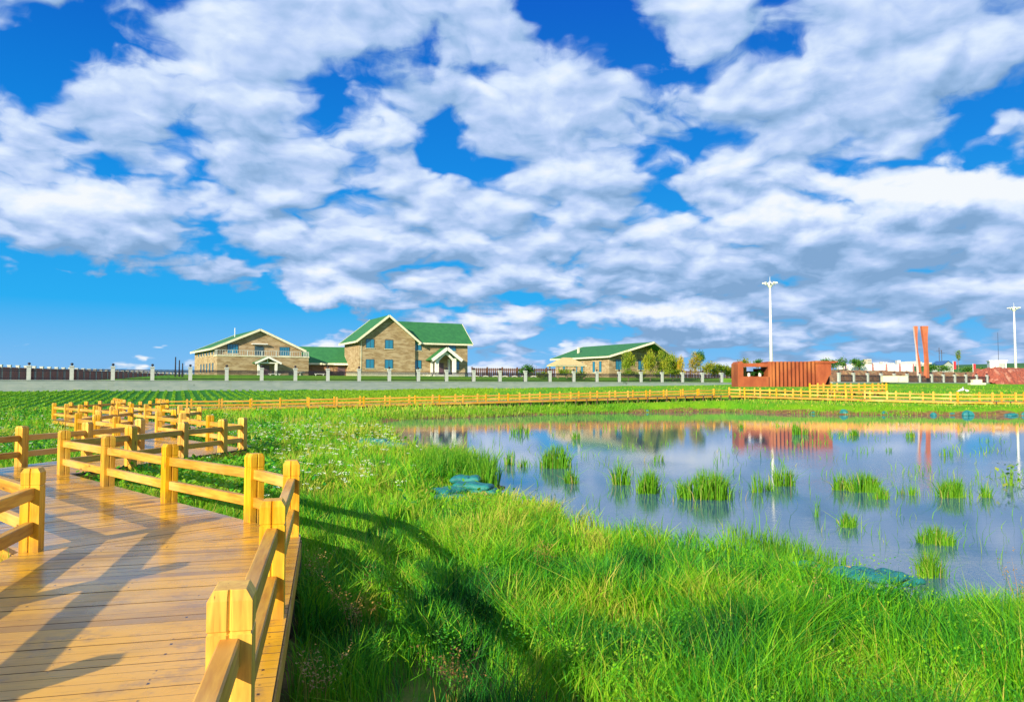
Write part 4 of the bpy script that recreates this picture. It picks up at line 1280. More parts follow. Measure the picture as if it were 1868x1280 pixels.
# far town on the rise
M['flatA'] = mat('pale_block', (.62, .60, .58), .8); M['flatB'] = mat('cream_block', (.60, .52, .40), .8); M['flatwin'] = mat('block_windows', (.18, .20, .24), .4)
R_ = random.Random(3)
for k in range(46):
    px = R_.choice([R_.uniform(1530, 1670)] * 3 + [R_.uniform(1285, 1350), R_.uniform(1668, 1735)])
    D_ = R_.uniform(900, 1150); w_ = R_.uniform(3, 7); h_ = R_.uniform(3, 7) * (1.4 if (1575 < px < 1612 or 1634 < px < 1662) else .9)
    x_ = PX(px, D_); z_ = float(terrain(np.array([x_]), np.array([D_]))[0])
    o = empty('apartment_block', (x_, D_, z_), R_.uniform(-.4, .4), 'tiny pale block of the far town on the horizon', 'apartment block', 'blocks of the far town')
    b = MB(); b.box(-w_ / 2, w_ / 2, -4, 4, -4, h_); b.build('wall', M[R_.choice(['flatA', 'flatA', 'flatB'])], o)
    b = MB()
    for r_ in range(int(h_ / 3)): b.box(-w_ * .42, w_ * .42, -4.06, -4.01, 1 + r_ * 3, 2.2 + r_ * 3)
    b.build('window_band', M['flatwin'], o)

# ================================================================== vegetation
def blades(P, h, w, lean, tint, seg=2, ang=None):
    """P (n,3) roots; returns verts, faces, attr. seg 2: five-vertex curved blade, seg 1: triangle"""
    n = len(P)
    if ang is None: ang = rng.uniform(0, 2 * pi, n)
    wx_ = np.stack([np.cos(ang), np.sin(ang), np.zeros(n)], 1) * (w / 2)[:, None]
    up = np.zeros((n, 3)); up[:, 2] = h
    ln = np.zeros((n, 3)); ln[:, :2] = lean * h[:, None]
    if seg == 1:
        V = np.stack([P - wx_, P + wx_, P + up + ln], 1).reshape(-1, 3)
        i = np.arange(n)[:, None] * 3
        return V, [i + np.array([[0, 1, 2]])], np.repeat(tint, 3)
    mid = P + up * .58 + ln * .28
    tip = P + up * .97 + ln
    V = np.stack([P - wx_, P + wx_, mid + wx_ * .75, mid - wx_ * .75, tip], 1).reshape(-1, 3)
    i = np.arange(n)[:, None] * 5
    return V, [i + np.array([[0, 1, 2, 3]]), i + np.array([[3, 2, 4]])], np.repeat(tint, 5)


def join(parts):
    Vs, Fs, As = [], {3: [], 4: []}, []; o = 0
    for V, fl, a in parts:
        Vs.append(V); As.append(a)
        for f in fl: Fs[f.shape[1]].append(f + o)
        o += len(V)
    return np.concatenate(Vs), [np.concatenate(q) for q in Fs.values() if q], np.concatenate(As)


DECKS = [[RO[i], RO[i + 1], LO[i + 1], LO[i]] for i in range(len(RC) - 1)]
FARD = [o_[0], o_[1], p_[1], p_[0]]
KD = [[KO[i], KO[i + 1], KLO[i + 1], KLO[i]] for i in range(4)]


def in_quad(q, x, y, m=0.0):
    ar = sum(q[i][0] * q[(i + 1) % 4][1] - q[(i + 1) % 4][0] * q[i][1] for i in range(4)); sg = 1 if ar > 0 else -1
    ok = np.ones(x.shape, bool)
    for i in range(4):
        a = q[i]; b_ = q[(i + 1) % 4]; L = math.hypot(b_[0] - a[0], b_[1] - a[1])
        ok &= sg * ((b_[0] - a[0]) * (y - a[1]) - (b_[1] - a[1]) * (x - a[0])) / L > -m
    return ok


def on_deck(x, y, m=.03):
    r = np.zeros(x.shape, bool)
    for q in DECKS + [FARD] + KD: r |= in_quad(q, x, y, m)
    return r


def crop_zone(x, y): return (y > 72 + (x + 19.6) * .54) & (y < wall_y(x) - 1) & (x < -3) & (y > 60)


CLEAR = [(PX(1572, 9.0), 8.80, .62, 1.15, .93), (PX(850, 17.5), 16.9, .9, 2.2, .68), (PX(700, 33), 31.5, 1.3, 3.0, .5)]
def scatter(n, y0, y1, pow_=1.0, xm=.80, near_bias=True):
    """points in a wedge in front of the camera, density falling with distance"""
    u = rng.random(n)
    D = (y0 ** (1 - pow_) + u * (y1 ** (1 - pow_) - y0 ** (1 - pow_))) ** (1 / (1 - pow_)) if pow_ != 1 else y0 * (y1 / y0) ** u
    x = rng.uniform(-xm, xm, n) * (D + 1.2); return x, D


def grass_part(n, y0, y1, hb, wb, seg, pow_, sdmin=.12, lean=.55, xm=.80):
    x, y = scatter(n, y0, y1, pow_, xm)
    sd = pond_sd(x, y)
    z = terrain(x, y)
    keep = (sd > sdmin) & (z > .02) & ~on_deck(x, y) & ~crop_zone(x, y) & (y < wall_y(x) - .5)
    # tufts: thin out between clumps
    cl = vnoise(x, y, .55, 11) * .6 + vnoise(x, y, 1.7, 12) * .4
    keep &= rng.random(n) < np.clip(.25 + 1.8 * (cl - .28), .10, 1)
    # soil gap in the shaded hollow right of the deck
    hol = np.exp(-(((x - .9) / .9) ** 2 + ((y - 7.3) / .6) ** 2))
    keep &= rng.random(n) > hol * .65
    lawn = (y > 75) & (x > -3)
    keep &= ~(lawn & (rng.random(n) < .35))
    x, y, z, sd, cl = x[keep], y[keep], z[keep], sd[keep], cl[keep]
    m = len(x)
    big = vnoise(x, y, 4.5, 13)
    h = hb * (.30 + 1.3 * cl) * rng.uniform(.35, 1.3, m) * (.8 + .5 * big)
    for (bx, by, rx_, ry_, am_) in CLEAR:
        h *= 1 - am_ * np.exp(-(((x - bx) / rx_) ** 4 + ((y - by) / ry_) ** 4))
    h *= 1 - .45 * sstep(3, .6, sd) * (y > 40)
    h *= 1 - .35 * hol[keep]
    h[(y > 58) & (x > -3)] *= .6
    # wind/clump lean shared by neighbours
    a = vnoise(x, y, .8, 14) * 2 * pi * 2; L = lean * (.05 + .40 * vnoise(x, y, .5, 15))
    ln = np.stack([np.cos(a) * L, np.sin(a) * L], 1) + rng.normal(0, .27, (m, 2))
    ln[:, 0] += .04
    w = wb * rng.uniform(.6, 1.3, m) * (1 + 0 * y)
    tint = .56 + .60 * (vnoise(x, y, .38, 16) - .5) + .50 * (vnoise(x, y, 1.1, 18) - .5) + .42 * (vnoise(x, y, 6.5, 17) - .5) + rng.normal(0, .14, m)
    tint += .12 * sstep(14, 30, y)
    straw = rng.random(m) < .02 + .10 * hol[keep]
    tint = np.where(straw, 1.0, tint)
    tint += np.where((y > 66) & (x > -8) & (sd < 14), .22, 0)
    coarse = rng.random(m) < .30
    w = np.where(coarse, w * 2.2, w); h = np.where(coarse, h * 1.12, h); ln = np.where(coarse[:, None], ln * 1.5, ln)
    tint = np.where(coarse, tint + rng.normal(.04, .16, m), tint)
    return blades(np.stack([x, y, z - .02], 1), h, w, ln, np.clip(tint, 0, 1), seg)


parts = [grass_part(300000, 1.2, 7.5, .35, .0048, 2, .5, xm=1.15),
         grass_part(260000, 6.8, 15, .34, .0072, 2, 1.2),
         grass_part(220000, 14, 32, .38, .014, 2, 1.3),
         grass_part(150000, 30, 62, .40, .034, 1, 1.3),
         grass_part(90000, 58, 150, .34, .075, 1, 1.3)]
V, Fq, a_ = join(parts)
tag(put('meadow_grass', npmesh('meadow_grass', V, Fq, M['grass'], {'tint': a_})), 'lush green meadow grass covering the banks round the pond', 'grass', None, 'stuff')

# broad leaved herbs mixed in the meadow (left meadow and mid bank)
def leaf_cloud(x, y, z0, h, s, tint):
    """small tilted leaf quads"""
    n = len(x)
    c = np.stack([x, y, z0 + h], 1)
    a = rng.uniform(0, 2 * pi, n); t = rng.uniform(-.9, .9, n)
    u = np.stack([np.cos(a), np.sin(a), np.zeros(n)], 1) * (s / 2)[:, None]
    v = np.stack([-np.sin(a) * np.cos(t), np.cos(a) * np.cos(t), np.sin(t)], 1) * (s * .8)[:, None]
    V = np.stack([c - v, c + u, c + v, c - u], 1).reshape(-1, 3)
    i = np.arange(n)[:, None] * 4
    return V, [i + np.array([[0, 1, 2, 3]])], np.repeat(tint, 4)


n = 110000
D = rng.uniform(12, 58, n); x = rng.uniform(-.72, .05, n) * D; y = D
sd = pond_sd(x, y); z = terrain(x, y)
dn = vnoise(x, y, 2.2, 21)
keep = (sd > .6) & ~on_deck(x, y, .05) & ~crop_zone(x, y) & (rng.random(n) < sstep(.35, .7, dn) * (.08 + .92 * (x < -.30 * y)))
x, y, z, dn = x[keep], y[keep], z[keep], dn[keep]; m = len(x)
V, Fq, a_ = leaf_cloud(x, y, z, rng.uniform(.05, .5, m) * (.6 + .7 * dn), rng.uniform(.035, .075, m) * (1 + y / 60), np.clip(.36 + .6 * (vnoise(x, y, 1.2, 22) - .4) + rng.normal(0, .14, m), 0, .8))
hx, hy, hh_, ht_ = [], [], [], []
for k in range(170):
    D_ = 3.4 + 13 * rng.random() ** 1.3; x_ = rng.uniform(-.18, .72) * D_
    q_ = int(rng.uniform(80, 220)); r_ = rng.uniform(.05, .20)
    hx.append(rng.normal(x_, r_, q_)); hy.append(rng.normal(D_, r_, q_)); hh_.append(rng.uniform(.12, rng.uniform(.35, .6), q_)); ht_.append(np.full(q_, rng.uniform(.25, .72)))
hx, hy, hh_, ht_ = map(np.concatenate, (hx, hy, hh_, ht_))
kp = (pond_sd(hx, hy) > .9) & ~on_deck(hx, hy, .05)
hx, hy, hh_, ht_ = hx[kp], hy[kp], hh_[kp], ht_[kp]
B2 = leaf_cloud(hx, hy, terrain(hx, hy), hh_, rng.uniform(.010, .022, len(hx)), np.clip(ht_ + rng.normal(0, .1, len(hx)), 0, 1))
V, Fq, a_ = join([(V, Fq, a_), B2])
tag(put('leafy_herbs', npmesh('leafy_herbs', V, Fq, M['grass'], {'tint': a_})), 'leafy green herbs growing among the meadow grass', 'herbs', None, 'stuff')

# white umbel flowers in drifts
xs, ys = [], []
for cx_, cy_, sx, sy, k in ((-16, 27, 5, 6, 260), (-24, 38, 7, 6, 220), (-8.2, 27, 2.2, 4.5, 150), (-4.6, 20, 1.1, 3, 80), (-9.5, 33, 3, 5, 120), (-3.6, 15.5, .8, 1.6, 70), (-12.5, 19.3, 1.5, 1.6, 60), (-5.5, 36, 2, 5, 90)):
    xs.append(rng.normal(cx_, sx, k)); ys.append(rng.normal(cy_, sy, k))
x = np.concatenate(xs); y = np.concatenate(ys)
keep = (pond_sd(x, y) > .4) & ~on_deck(x, y, .1) & (y > 11) & (y < 56)
x, y = x[keep], y[keep]; m = len(x); z = terrain(x, y)
hh = rng.uniform(.32, .62, m)
q = 14
X = np.repeat(x, q) + rng.normal(0, .03, m * q); Y = np.repeat(y, q) + rng.normal(0, .03, m * q); Z = np.repeat(z + hh, q) + rng.normal(0, .008, m * q)
s_ = np.repeat(.006 + y * .0002, q); a = rng.uniform(0, 2 * pi, m * q)
c = np.stack([X, Y, Z], 1); u = np.stack([np.cos(a), np.sin(a), .3 * np.ones(m * q)], 1) * s_[:, None]; v = np.stack([-np.sin(a), np.cos(a), .5 * np.ones(m * q)], 1) * s_[:, None]
V = np.stack([c - u - v, c + u - v, c + u + v, c - u + v], 1).reshape(-1, 3); i = np.arange(m * q)[:, None] * 4
tag(put('meadow_flowers', npmesh('meadow_flowers', V, [i + np.array([[0, 1, 2, 3]])], M['flower'])), 'tiny white umbel flowers drifting through the left meadow', 'flowers', None, 'stuff')

# crop rows
rows = []
dirr = np.array([-.40, .917]); prp = np.array([.917, .40])
Xs, Ys, Ts = [], [], []
for r_ in np.arange(-75, 75, 1.0):
    t = np.arange(0, 70, .22); n = len(t)
    for rep in range(3):
        X = -30 + prp[0] * r_ + dirr[0] * (t - 35) + rng.normal(0, .07, n); Y = 88 + prp[1] * r_ + dirr[1] * (t - 35) + rng.normal(0, .07, n)
        Xs.append(X); Ys.append(Y)
X = np.concatenate(Xs); Y = np.concatenate(Ys)
keep = crop_zone(X, Y) & (Y > 73.5 + (X + 19.6) * .54) & (Y < wall_y(X) - 1.5) & (Y > 62) & (X > -80)
X, Y = X[keep], Y[keep]; m = len(X); Z = terrain(X, Y)
tn = np.clip(.72 + .28 * sstep(-34, -14, X) + rng.normal(0, .12, m), 0, 1)
P1 = leaf_cloud(X, Y, Z, rng.uniform(.03, .20, m), rng.uniform(.10, .17, m), tn)
P2 = blades(np.stack([X, Y, Z], 1), rng.uniform(.14, .28, m), np.full(m, .07), rng.normal(0, .25, (m, 2)), tn, 1)
V, Fq, a_ = join([P1, P2])
tag(put('crop_rows', npmesh('crop_rows', V, Fq, M['crop'], {'tint': a_})), 'straight rows of young green crop below the grey wall', 'crop', None, 'stuff')


# ------------------------------------------------------------------ reeds standing in the pond
def reed(name, label, px, py, wpx, hpx, n, cat='reeds', tmean=.45, dens=1.0, shape=1.0):
    D = EYE * F / (py - HOR); x0 = PX(px, D); W_ = wpx / F * D; H_ = hpx / F * D
    r = rng.uniform(-.5, .5, (n, 2)) * rng.random((n, 1)) ** .35; cl_ = rng.uniform(-.36, .36, (7, 2)); r = np.where(rng.random((n, 1)) < .12, r * 1.5, r); r = np.where(rng.random((n, 1)) < .50, cl_[rng.integers(0, 7, n)] + rng.normal(0, .05, (n, 2)), r)
    P = np.stack([r[:, 0] * W_, r[:, 1] * min(W_, 1.2) * .8, np.full(n, -.15)], 1)
    edge = np.clip(1 - .55 * np.abs(r[:, 0]) * 1.6, .3, 1) * (.75 + .5 * vnoise(r[:, 0] * W_, r[:, 1] + px, .25, 41))
    h = (H_ * 1.05 * edge * (rng.random(n) ** .6 * .75 + .33)).clip(.08) + .15
    w = np.full(n, max(.008, .0011 * D)) * rng.uniform(.7, 1.3, n)
    ln = np.stack([r[:, 0] * .2, r[:, 1] * .1], 1) + rng.normal(0, .13, (n, 2)) + np.where(rng.random((n, 1)) < .12, rng.normal(0, .55, (n, 2)), 0)
    tint = np.where(rng.random(n) < .05, 1.0, 0) + np.clip(tmean + rng.normal(0, .15, n), 0, .95)
    V, Fq, a_ = blades(P, h, w, ln, tint, 2)
    o = put(name, npmesh(name, V, Fq, M['reed'], {'tint': a_}), None, (x0, D, 0)); tag(o, label, cat, 'green tufts standing in the pond'); return o


REEDS = [(1013, 852, 62, 46, 420, 'dense dark green reed tuft at the left, nearest the mid bank'), (1041, 880, 26, 32, 110, 'small tuft just in front of the leftmost dense reed tuft'),
 (932, 846, 26, 34, 50, 'thin wisps of reed near the left bank of the pond'), (955, 850, 26, 24, 40, 'low sparse reeds right beside the thin wisps near the left bank'),
 (1131, 882, 34, 48, 170, 'narrow upright reed tuft between two denser ones, left of centre'), (1181, 897, 44, 52, 380, 'compact bright reed tuft right of the narrow upright one'),
 (1283, 906, 104, 58, 900, 'widest dense reed tuft in the middle of the pond'), (1378, 896, 24, 44, 60, 'wispy reeds between the widest tuft and the mast reflection'),
 (1425, 884, 44, 46, 230, 'reed tuft just right of the white mast reflection'), (1396, 893, 26, 26, 60, 'low short reeds left of the white mast reflection'),
 (1529, 892, 24, 40, 130, 'slim reed tuft touching the left of a broad one, right part of the pond'), (1569, 894, 62, 46, 520, 'broad dense reed tuft in the right part of the pond'),
 (1603, 908, 26, 28, 130, 'short bright tuft at the right foot of the broad reed tuft'), (1655, 900, 44, 28, 70, 'sparse low reeds between the two big right hand tufts'),
 (1731, 904, 66, 44, 480, 'big spreading reed tuft near the right edge'), (1793, 905, 22, 38, 90, 'slim reed tuft left of the broad leaved water plant'),
 (1543, 958, 34, 32, 260, 'lone round reed tuft in open rippled water'), (1697, 988, 62, 44, 420, 'leafy tuft in the water just off the near bank, right'),
 (1688, 1046, 52, 66, 330, 'tall yellowish reeds rooted at the near bank beside the green sandbags'), (1262, 984, 40, 40, 60, 'feathery pale reeds at the near bank edge, centre'),
 (1657, 797, 18, 16, 60, 'small far tuft in the right of the pond'), (1555, 794, 20, 16, 60, 'small far tuft left of the other small far one'), (1455, 792, 32, 24, 110, 'far tuft under the red pavilion reflection'),
 (1350, 780, 14, 12, 40, 'tiny far tuft near the far bank'), (1052, 800, 18, 22, 40, 'faint reeds far out left, below the tan building reflection'), (1620, 822, 14, 12, 20, 'few blades of reed in the far right water'),
 (1725, 830, 30, 22, 30, 'thin far reeds left of the broad leaved water plant'), (950, 790, 40, 22, 60, 'pale thin reeds in the far left arm of the pond'), (1200, 840, 24, 20, 26, 'scattered blades above the compact bright tuft'),
 (1487, 940, 16, 40, 16, 'a few thin stems left of the lone round tuft')]
for (px, py, w_, h_, n, lab) in REEDS: reed('reed_tuft', lab, px, py, w_, h_, n)

# marsh grass on the mid bank spit and the far left shallows
sp = []
for (px, py, w_, h_, n) in ((835, 868, 110, 62, 1500), (790, 850, 70, 48, 700), (885, 880, 40, 60, 420), (1460, 1020, 60, 44, 420), (1385, 1000, 60, 40, 380), (1520, 1030, 30, 46, 120), (1430, 1010, 30, 66, 90)):
    D = EYE * F / (py + 6 - HOR); x0 = PX(px, D); W_ = w_ / F * D; H_ = h_ / F * D
    r = np.clip(rng.normal(0, .3, (n, 2)), -.6, .6)
    P = np.stack([x0 + r[:, 0] * W_, D + r[:, 1] * 2.5, np.full(n, -.05)], 1)
    sp.append(blades(P, H_ * rng.uniform(.5, 1.1, n) + .05, np.full(n, .0011 * D) * rng.uniform(.7, 1.4, n), rng.normal(0, .2, (n, 2)), np.clip(.42 + rng.normal(0, .18, n), 0, .95), 2))
n = 110000
x = rng.uniform(-14, 62, n); y = rng.uniform(58, 84, n); sd = pond_sd(x, y)
keep = (sd > -.1) & (sd < rng.uniform(.3, 3.2, n)) & (rng.random(n) < np.where(x < 12, .9, .45) * sstep(.15, .5, vnoise(x, y, 1.6, 33) + .25 * (x < 12)))
x, y = x[keep], y[keep]; m = len(x)
sp.append(blades(np.stack([x, y, terrain(x, y) - .03], 1), rng.uniform(.2, .5, m), np.full(m, .07), rng.normal(0, .3, (m, 2)), np.clip(.55 + .25 * (x < 8) * vnoise(x, y, 3, 34) + rng.normal(0, .15, m), 0, 1), 1))
cx_ = rng.uniform(-.05, .75, 150); cy_ = 11 + 45 * rng.random(150) ** 1.4
x = np.repeat(cx_ * cy_, 9) + rng.normal(0, .35, 1350); y = np.repeat(cy_, 9) + rng.normal(0, .35, 1350)
kp = pond_sd(x, y) < -.3; x, y = x[kp], y[kp]; m = len(x)
sp.append(blades(np.stack([x, y, np.full(m, -.1)], 1), rng.uniform(.15, .45, m), .0010 * y, rng.normal(0, .3, (m, 2)), np.clip(.5 + rng.normal(0, .2, m), 0, 1), 2))
# faint grass coming up through the shallows at the far left and along the far bank
n = 16000
x = rng.uniform(-16, 26, n); y = rng.uniform(30, 78, n); sd = pond_sd(x, y)
pr = np.exp(-np.abs(sd) / np.where(x < 0, 3.2, .9)) * sstep(.35, .6, vnoise(x, y, 2.6, 31))
keep = (sd < .2) & (rng.random(n) < pr * .9)
x, y = x[keep], y[keep]; m = len(x)
sp.append(blades(np.stack([x, y, np.full(m, -.1)], 1), rng.uniform(.18, .5, m), np.full(m, .035), rng.normal(0, .15, (m, 2)), np.clip(.5 + rng.normal(0, .15, m), 0, 1), 1))
V, Fq, a_ = join(sp)
tag(put('marsh_grass', npmesh('marsh_grass', V, Fq, M['reed'], {'tint': a_})), 'tall marsh grass fringing the near and left banks of the pond', 'marsh grass', None, 'stuff')

# broad leaved water plant near the right edge
def lily(label, px, py):
    D = EYE * F / (py - HOR); n = 46
    r = rng.normal(0, .25, n); q = rng.normal(0, .2, n)
    V, Fq, a_ = leaf_cloud(r, q, np.zeros(n), rng.uniform(.02, .75, n) * (1 - np.abs(r)), rng.uniform(.06, .12, n), np.clip(rng.uniform(.4, .95, n), 0, 1))
    P = np.stack([r * .3, q * .3, np.full(n, -.1)], 1); S2 = blades(P, rng.uniform(.2, .7, n), np.full(n, .02), np.stack([r, q], 1), np.full(n, .6), 2)
    V, Fq, a_ = join([(V, Fq, a_), S2])
    tag(put('water_plant', npmesh('water_plant', V, Fq, M['reed'], {'tint': a_}), None, (PX(px, D), D, 0)), label, 'plant')


lily('yellow green broad leaved plant standing in the water near the right edge', 1838, 884)


# dry seed heads and brown weeds in the foreground grass
def weed(label, px, D, h, n, tm=.4):
    x0 = PX(px, D); z0 = float(terrain(np.array([x0]), np.array([D]))[0])
    P = np.stack([rng.normal(0, .05, n), rng.normal(0, .05, n), np.zeros(n)], 1)
    hh = h * rng.uniform(.6, 1.1, n); ln = rng.normal(0, .25, (n, 2))
    A_ = blades(P, hh, np.full(n, .006), ln, np.full(n, .5), 2)
    k = n * 26; id_ = rng.integers(0, n, k); t = rng.uniform(.6, 1.02, k)
    C_ = P[id_] + np.stack([ln[id_, 0] * hh[id_] * t ** 2, ln[id_, 1] * hh[id_] * t ** 2, hh[id_] * t], 1) + rng.normal(0, .022, (k, 3))
    B_ = leaf_cloud(C_[:, 0], C_[:, 1], C_[:, 2], np.zeros(k), rng.uniform(.009, .018, k), np.clip(tm + rng.normal(0, .25, k), 0, 1))
    V, Fq, a_ = join([A_, B_])
    tag(put('dry_weed', npmesh('dry_weed', V, Fq, M['straw'], {'tint': a_}), None, (x0, D, z0)), label, 'weed')


weed('brown seed head weed in the deep shade close to the deck edge', 655, 7.2, .62, 12)
weed('pale dry weed by the deck edge, beside the second rail post', 582, 8.2, .62, 8, .7)
weed('orange brown dry weed at the bottom edge of the picture', 832, 5.6, .52, 14, .2)
weed('straw coloured weed at the bottom left of the grass, near the deck', 590, 5.6, .55, 10, .8)
weed('dry brown weed in the hollow between the shadows, centre', 905, 7.9, .5, 10, .4)
weed('rusty weed on the sunny bank right of the long rail shadow', 985, 9.4, .45, 8, .4)
weed('tall straw stems leaning on the near bank at the far right edge', 1858, 7.6, .8, 9, .8)
weed('bent yellow stem rising from the near grass, lower right', 1490, 7.2, .7, 4, .9)


# ------------------------------------------------------------------ green sandbags
M['bag'] = varied((.010, .20, .21), (.008, .12, .14), 7, .55, bump=.9, c3=(.02, .23, .22), bscale=14, bdist=.03)
M['sand'] = varied((.42, .27, .12), (.30, .18, .08), 8, .95, bump=.6)


def bag_mesh(L, W_, H_, seed):
    r = random.Random(seed); b = MB(); nu, nv = 16, 12; vs = []
    for i in range(nu + 1):
        u = -1 + 2 * i / nu; pr = (1 - abs(u) ** 7) ** .5 if abs(u) < 1 else 0
        pr = max(pr, .16)
        for j in range(nv):
            a = 2 * pi * j / nv; ca, sa = cos(a), sin(a)
            y_ = W_ / 2 * (abs(ca) ** .7) * (1 if ca > 0 else -1) * (.88 + .12 * pr); z_ = H_ / 2 * (abs(sa) ** .55) * (1 if sa > 0 else -1) * pr
            z_ += .012 * sin(u * 6 + seed) + .008 * sin(y_ * 31 + seed)
            vs.append((u * L / 2, y_, z_ + H_ / 2))
    fs = [(i * nv + j, i * nv + (j + 1) % nv, (i + 1) * nv + (j + 1) % nv, (i + 1) * nv + j) for i in range(nu) for j in range(nv)]
    fs += [tuple(range(nv - 1, -1, -1)), tuple(nu * nv + k for k in range(nv))]
    b.add(vs, fs); return b.mesh('sandbag', M['bag'], True)


def bag(label, px, py, L, rz, z=0.0, seed=1, tilt=0.0, W_=.42, H_=.17, roll=0.0):
    D = (EYE - z) * F / (py - HOR)
    o = put('sandbag', bag_mesh(L, W_, H_, seed), None, (PX(px, D), D, z), rz); o.rotation_euler = (roll, tilt, rz)
    tag(o, label, 'sandbag', 'teal sandbags on the pond bank')


bag('leftmost small teal sandbag of the near bank heap, half in grass', 1462, 1034, .36, .2, .14, 1, W_=.26, H_=.10)
bag('teal sandbag at the left end of the near bank row', 1522, 1046, .42, .80, .23, 2, W_=.26, H_=.09)
bag('teal sandbag in the middle of the near bank row', 1556, 1049, .46, .70, .24, 3, W_=.30, H_=.10)
bag('largest teal sandbag on top of the near bank row', 1602, 1054, .56, .55, .25, 4, .03, .36, .10)
bag('teal sandbag at the right end of the near bank row, by the tall reeds', 1645, 1062, .38, .4, .15, 5, W_=.26, H_=.09)
bag('dark teal sandbag under the left of the near bank row', 1540, 1076, .42, .1, .08, 6, W_=.24, H_=.09)
bag('dark teal sandbag under the right of the near bank row', 1606, 1082, .42, .1, .06, 7, W_=.24, H_=.09)
bag('top right teal sandbag of the mid bank pile, pointing at the water', 864, 892, .85, -.25, .22, 8, .05, .5)
bag('second teal sandbag of the mid bank pile, nearest the water', 876, 902, .8, -.2, .10, 9, .02, .55)
bag('rear teal sandbag of the mid bank pile', 850, 879, .7, -.1, .26, 10)
bag('dark teal sandbag at the left of the mid bank pile', 817, 901, .7, .9, .18, 11, 0, .55)
bag('shaded teal sandbag in the hollow of the mid bank pile', 822, 915, .8, .2, .10, 12)
bag('frontmost teal sandbag of the mid bank pile, in the grass', 838, 926, .6, .15, .06, 13, W_=.5)
bag('right hand teal sandbag of the far left shore group', 706, 818, 1.5, -.15, .22, 14, W_=.9, H_=.25)
bag('left hand teal sandbag of the far left shore group', 682, 811, 1.2, -.1, .28, 15, W_=.8, H_=.25)
bag('front teal sandbag of the far left shore group', 716, 826, 1.2, -.2, .10, 16, W_=.8, H_=.22)


def lump(name, label, px, D, z, w, h, m, cat, group=None):
    b = MB(); vs = []; n, k = 10, 7; sd_ = px
    for i in range(k):
        t = i / (k - 1) * pi / 2
        for j in range(n):
            a = 2 * pi * j / n; r = cos(t) * (1 + .22 * sin(3 * a + sd_) + .12 * sin(5 * a + sd_ * 2))
            vs.append((r * cos(a) * w / 2, r * sin(a) * w / 3, sin(t) * h * (1 + .15 * sin(4 * a + sd_))))
    b.add(vs, [(i * n + j, i * n + (j + 1) % n, (i + 1) * n + (j + 1) % n, (i + 1) * n + j) for i in range(k - 1) for j in range(n)] + [tuple((k - 1) * n + j for j in range(n))])
    o = b.build(name, m, smooth=False); o.location = (PX(px, D), D, z); tag(o, label, cat, group); return o


lump('clod', 'earth clod showing under the near bank sandbag row, left', 1535, 9.75, .14, .34, .11, M['sand'], 'clod')
lump('clod', 'earth clod showing under the near bank sandbag row, right', 1598, 9.55, .14, .36, .11, M['sand'], 'clod')
lump('clod', 'sandy clod between the mid bank sandbags', 852, 17.2, .02, .7, .24, M['sand'], 'clod')
lump('clod', 'sandy clod in front of the mid bank sandbags, toward the water', 880, 17.0, .04, .9, .2, M['sand'], 'clod')
for k, (px, D_) in enumerate(((1353, 77.5), (1537, 70.8), (1611, 69.6), (1700, 68.3), (1762, 68.0), (1735, 68.6), (1842, 67.6), (1866, 67.6), (1180, 76.6), (1482, 72.0))):
    lump('sheet_scrap', 'torn teal sandbag at the far waterline, ' + ['left of the red pavilion', 'below the right end of the red pavilion', 'below the side branch railing', 'below the orange railing bend', 'below the white cloth', 'left of the one under the white cloth', 'near the right edge', 'at the right edge', 'below the long roofed building', 'below the pavilion fins'][k],
         px, D_, .02, [.5, .9, .6, .6, 1.0, .8, 1.1, .5, .5, .5][k], [.25, .4, .3, .22, .42, .2, .2, .3, .22, .2][k], M['bag'], 'sandbag')


# ------------------------------------------------------------------ trees and shrubs
M['leafY'] = leafy('yellow_leaves', [(.10, .22, .015), (.25, .34, .02), (.45, .42, .03), (.62, .36, .04)], .35)
M['leafG'] = leafy('green_leaves', [(.015, .09, .02), (.05, .20, .03), (.13, .30, .03), (.30, .38, .05)], .3)
M['bark'] = varied((.30, .24, .18), (.16, .12, .09), 4, .9)


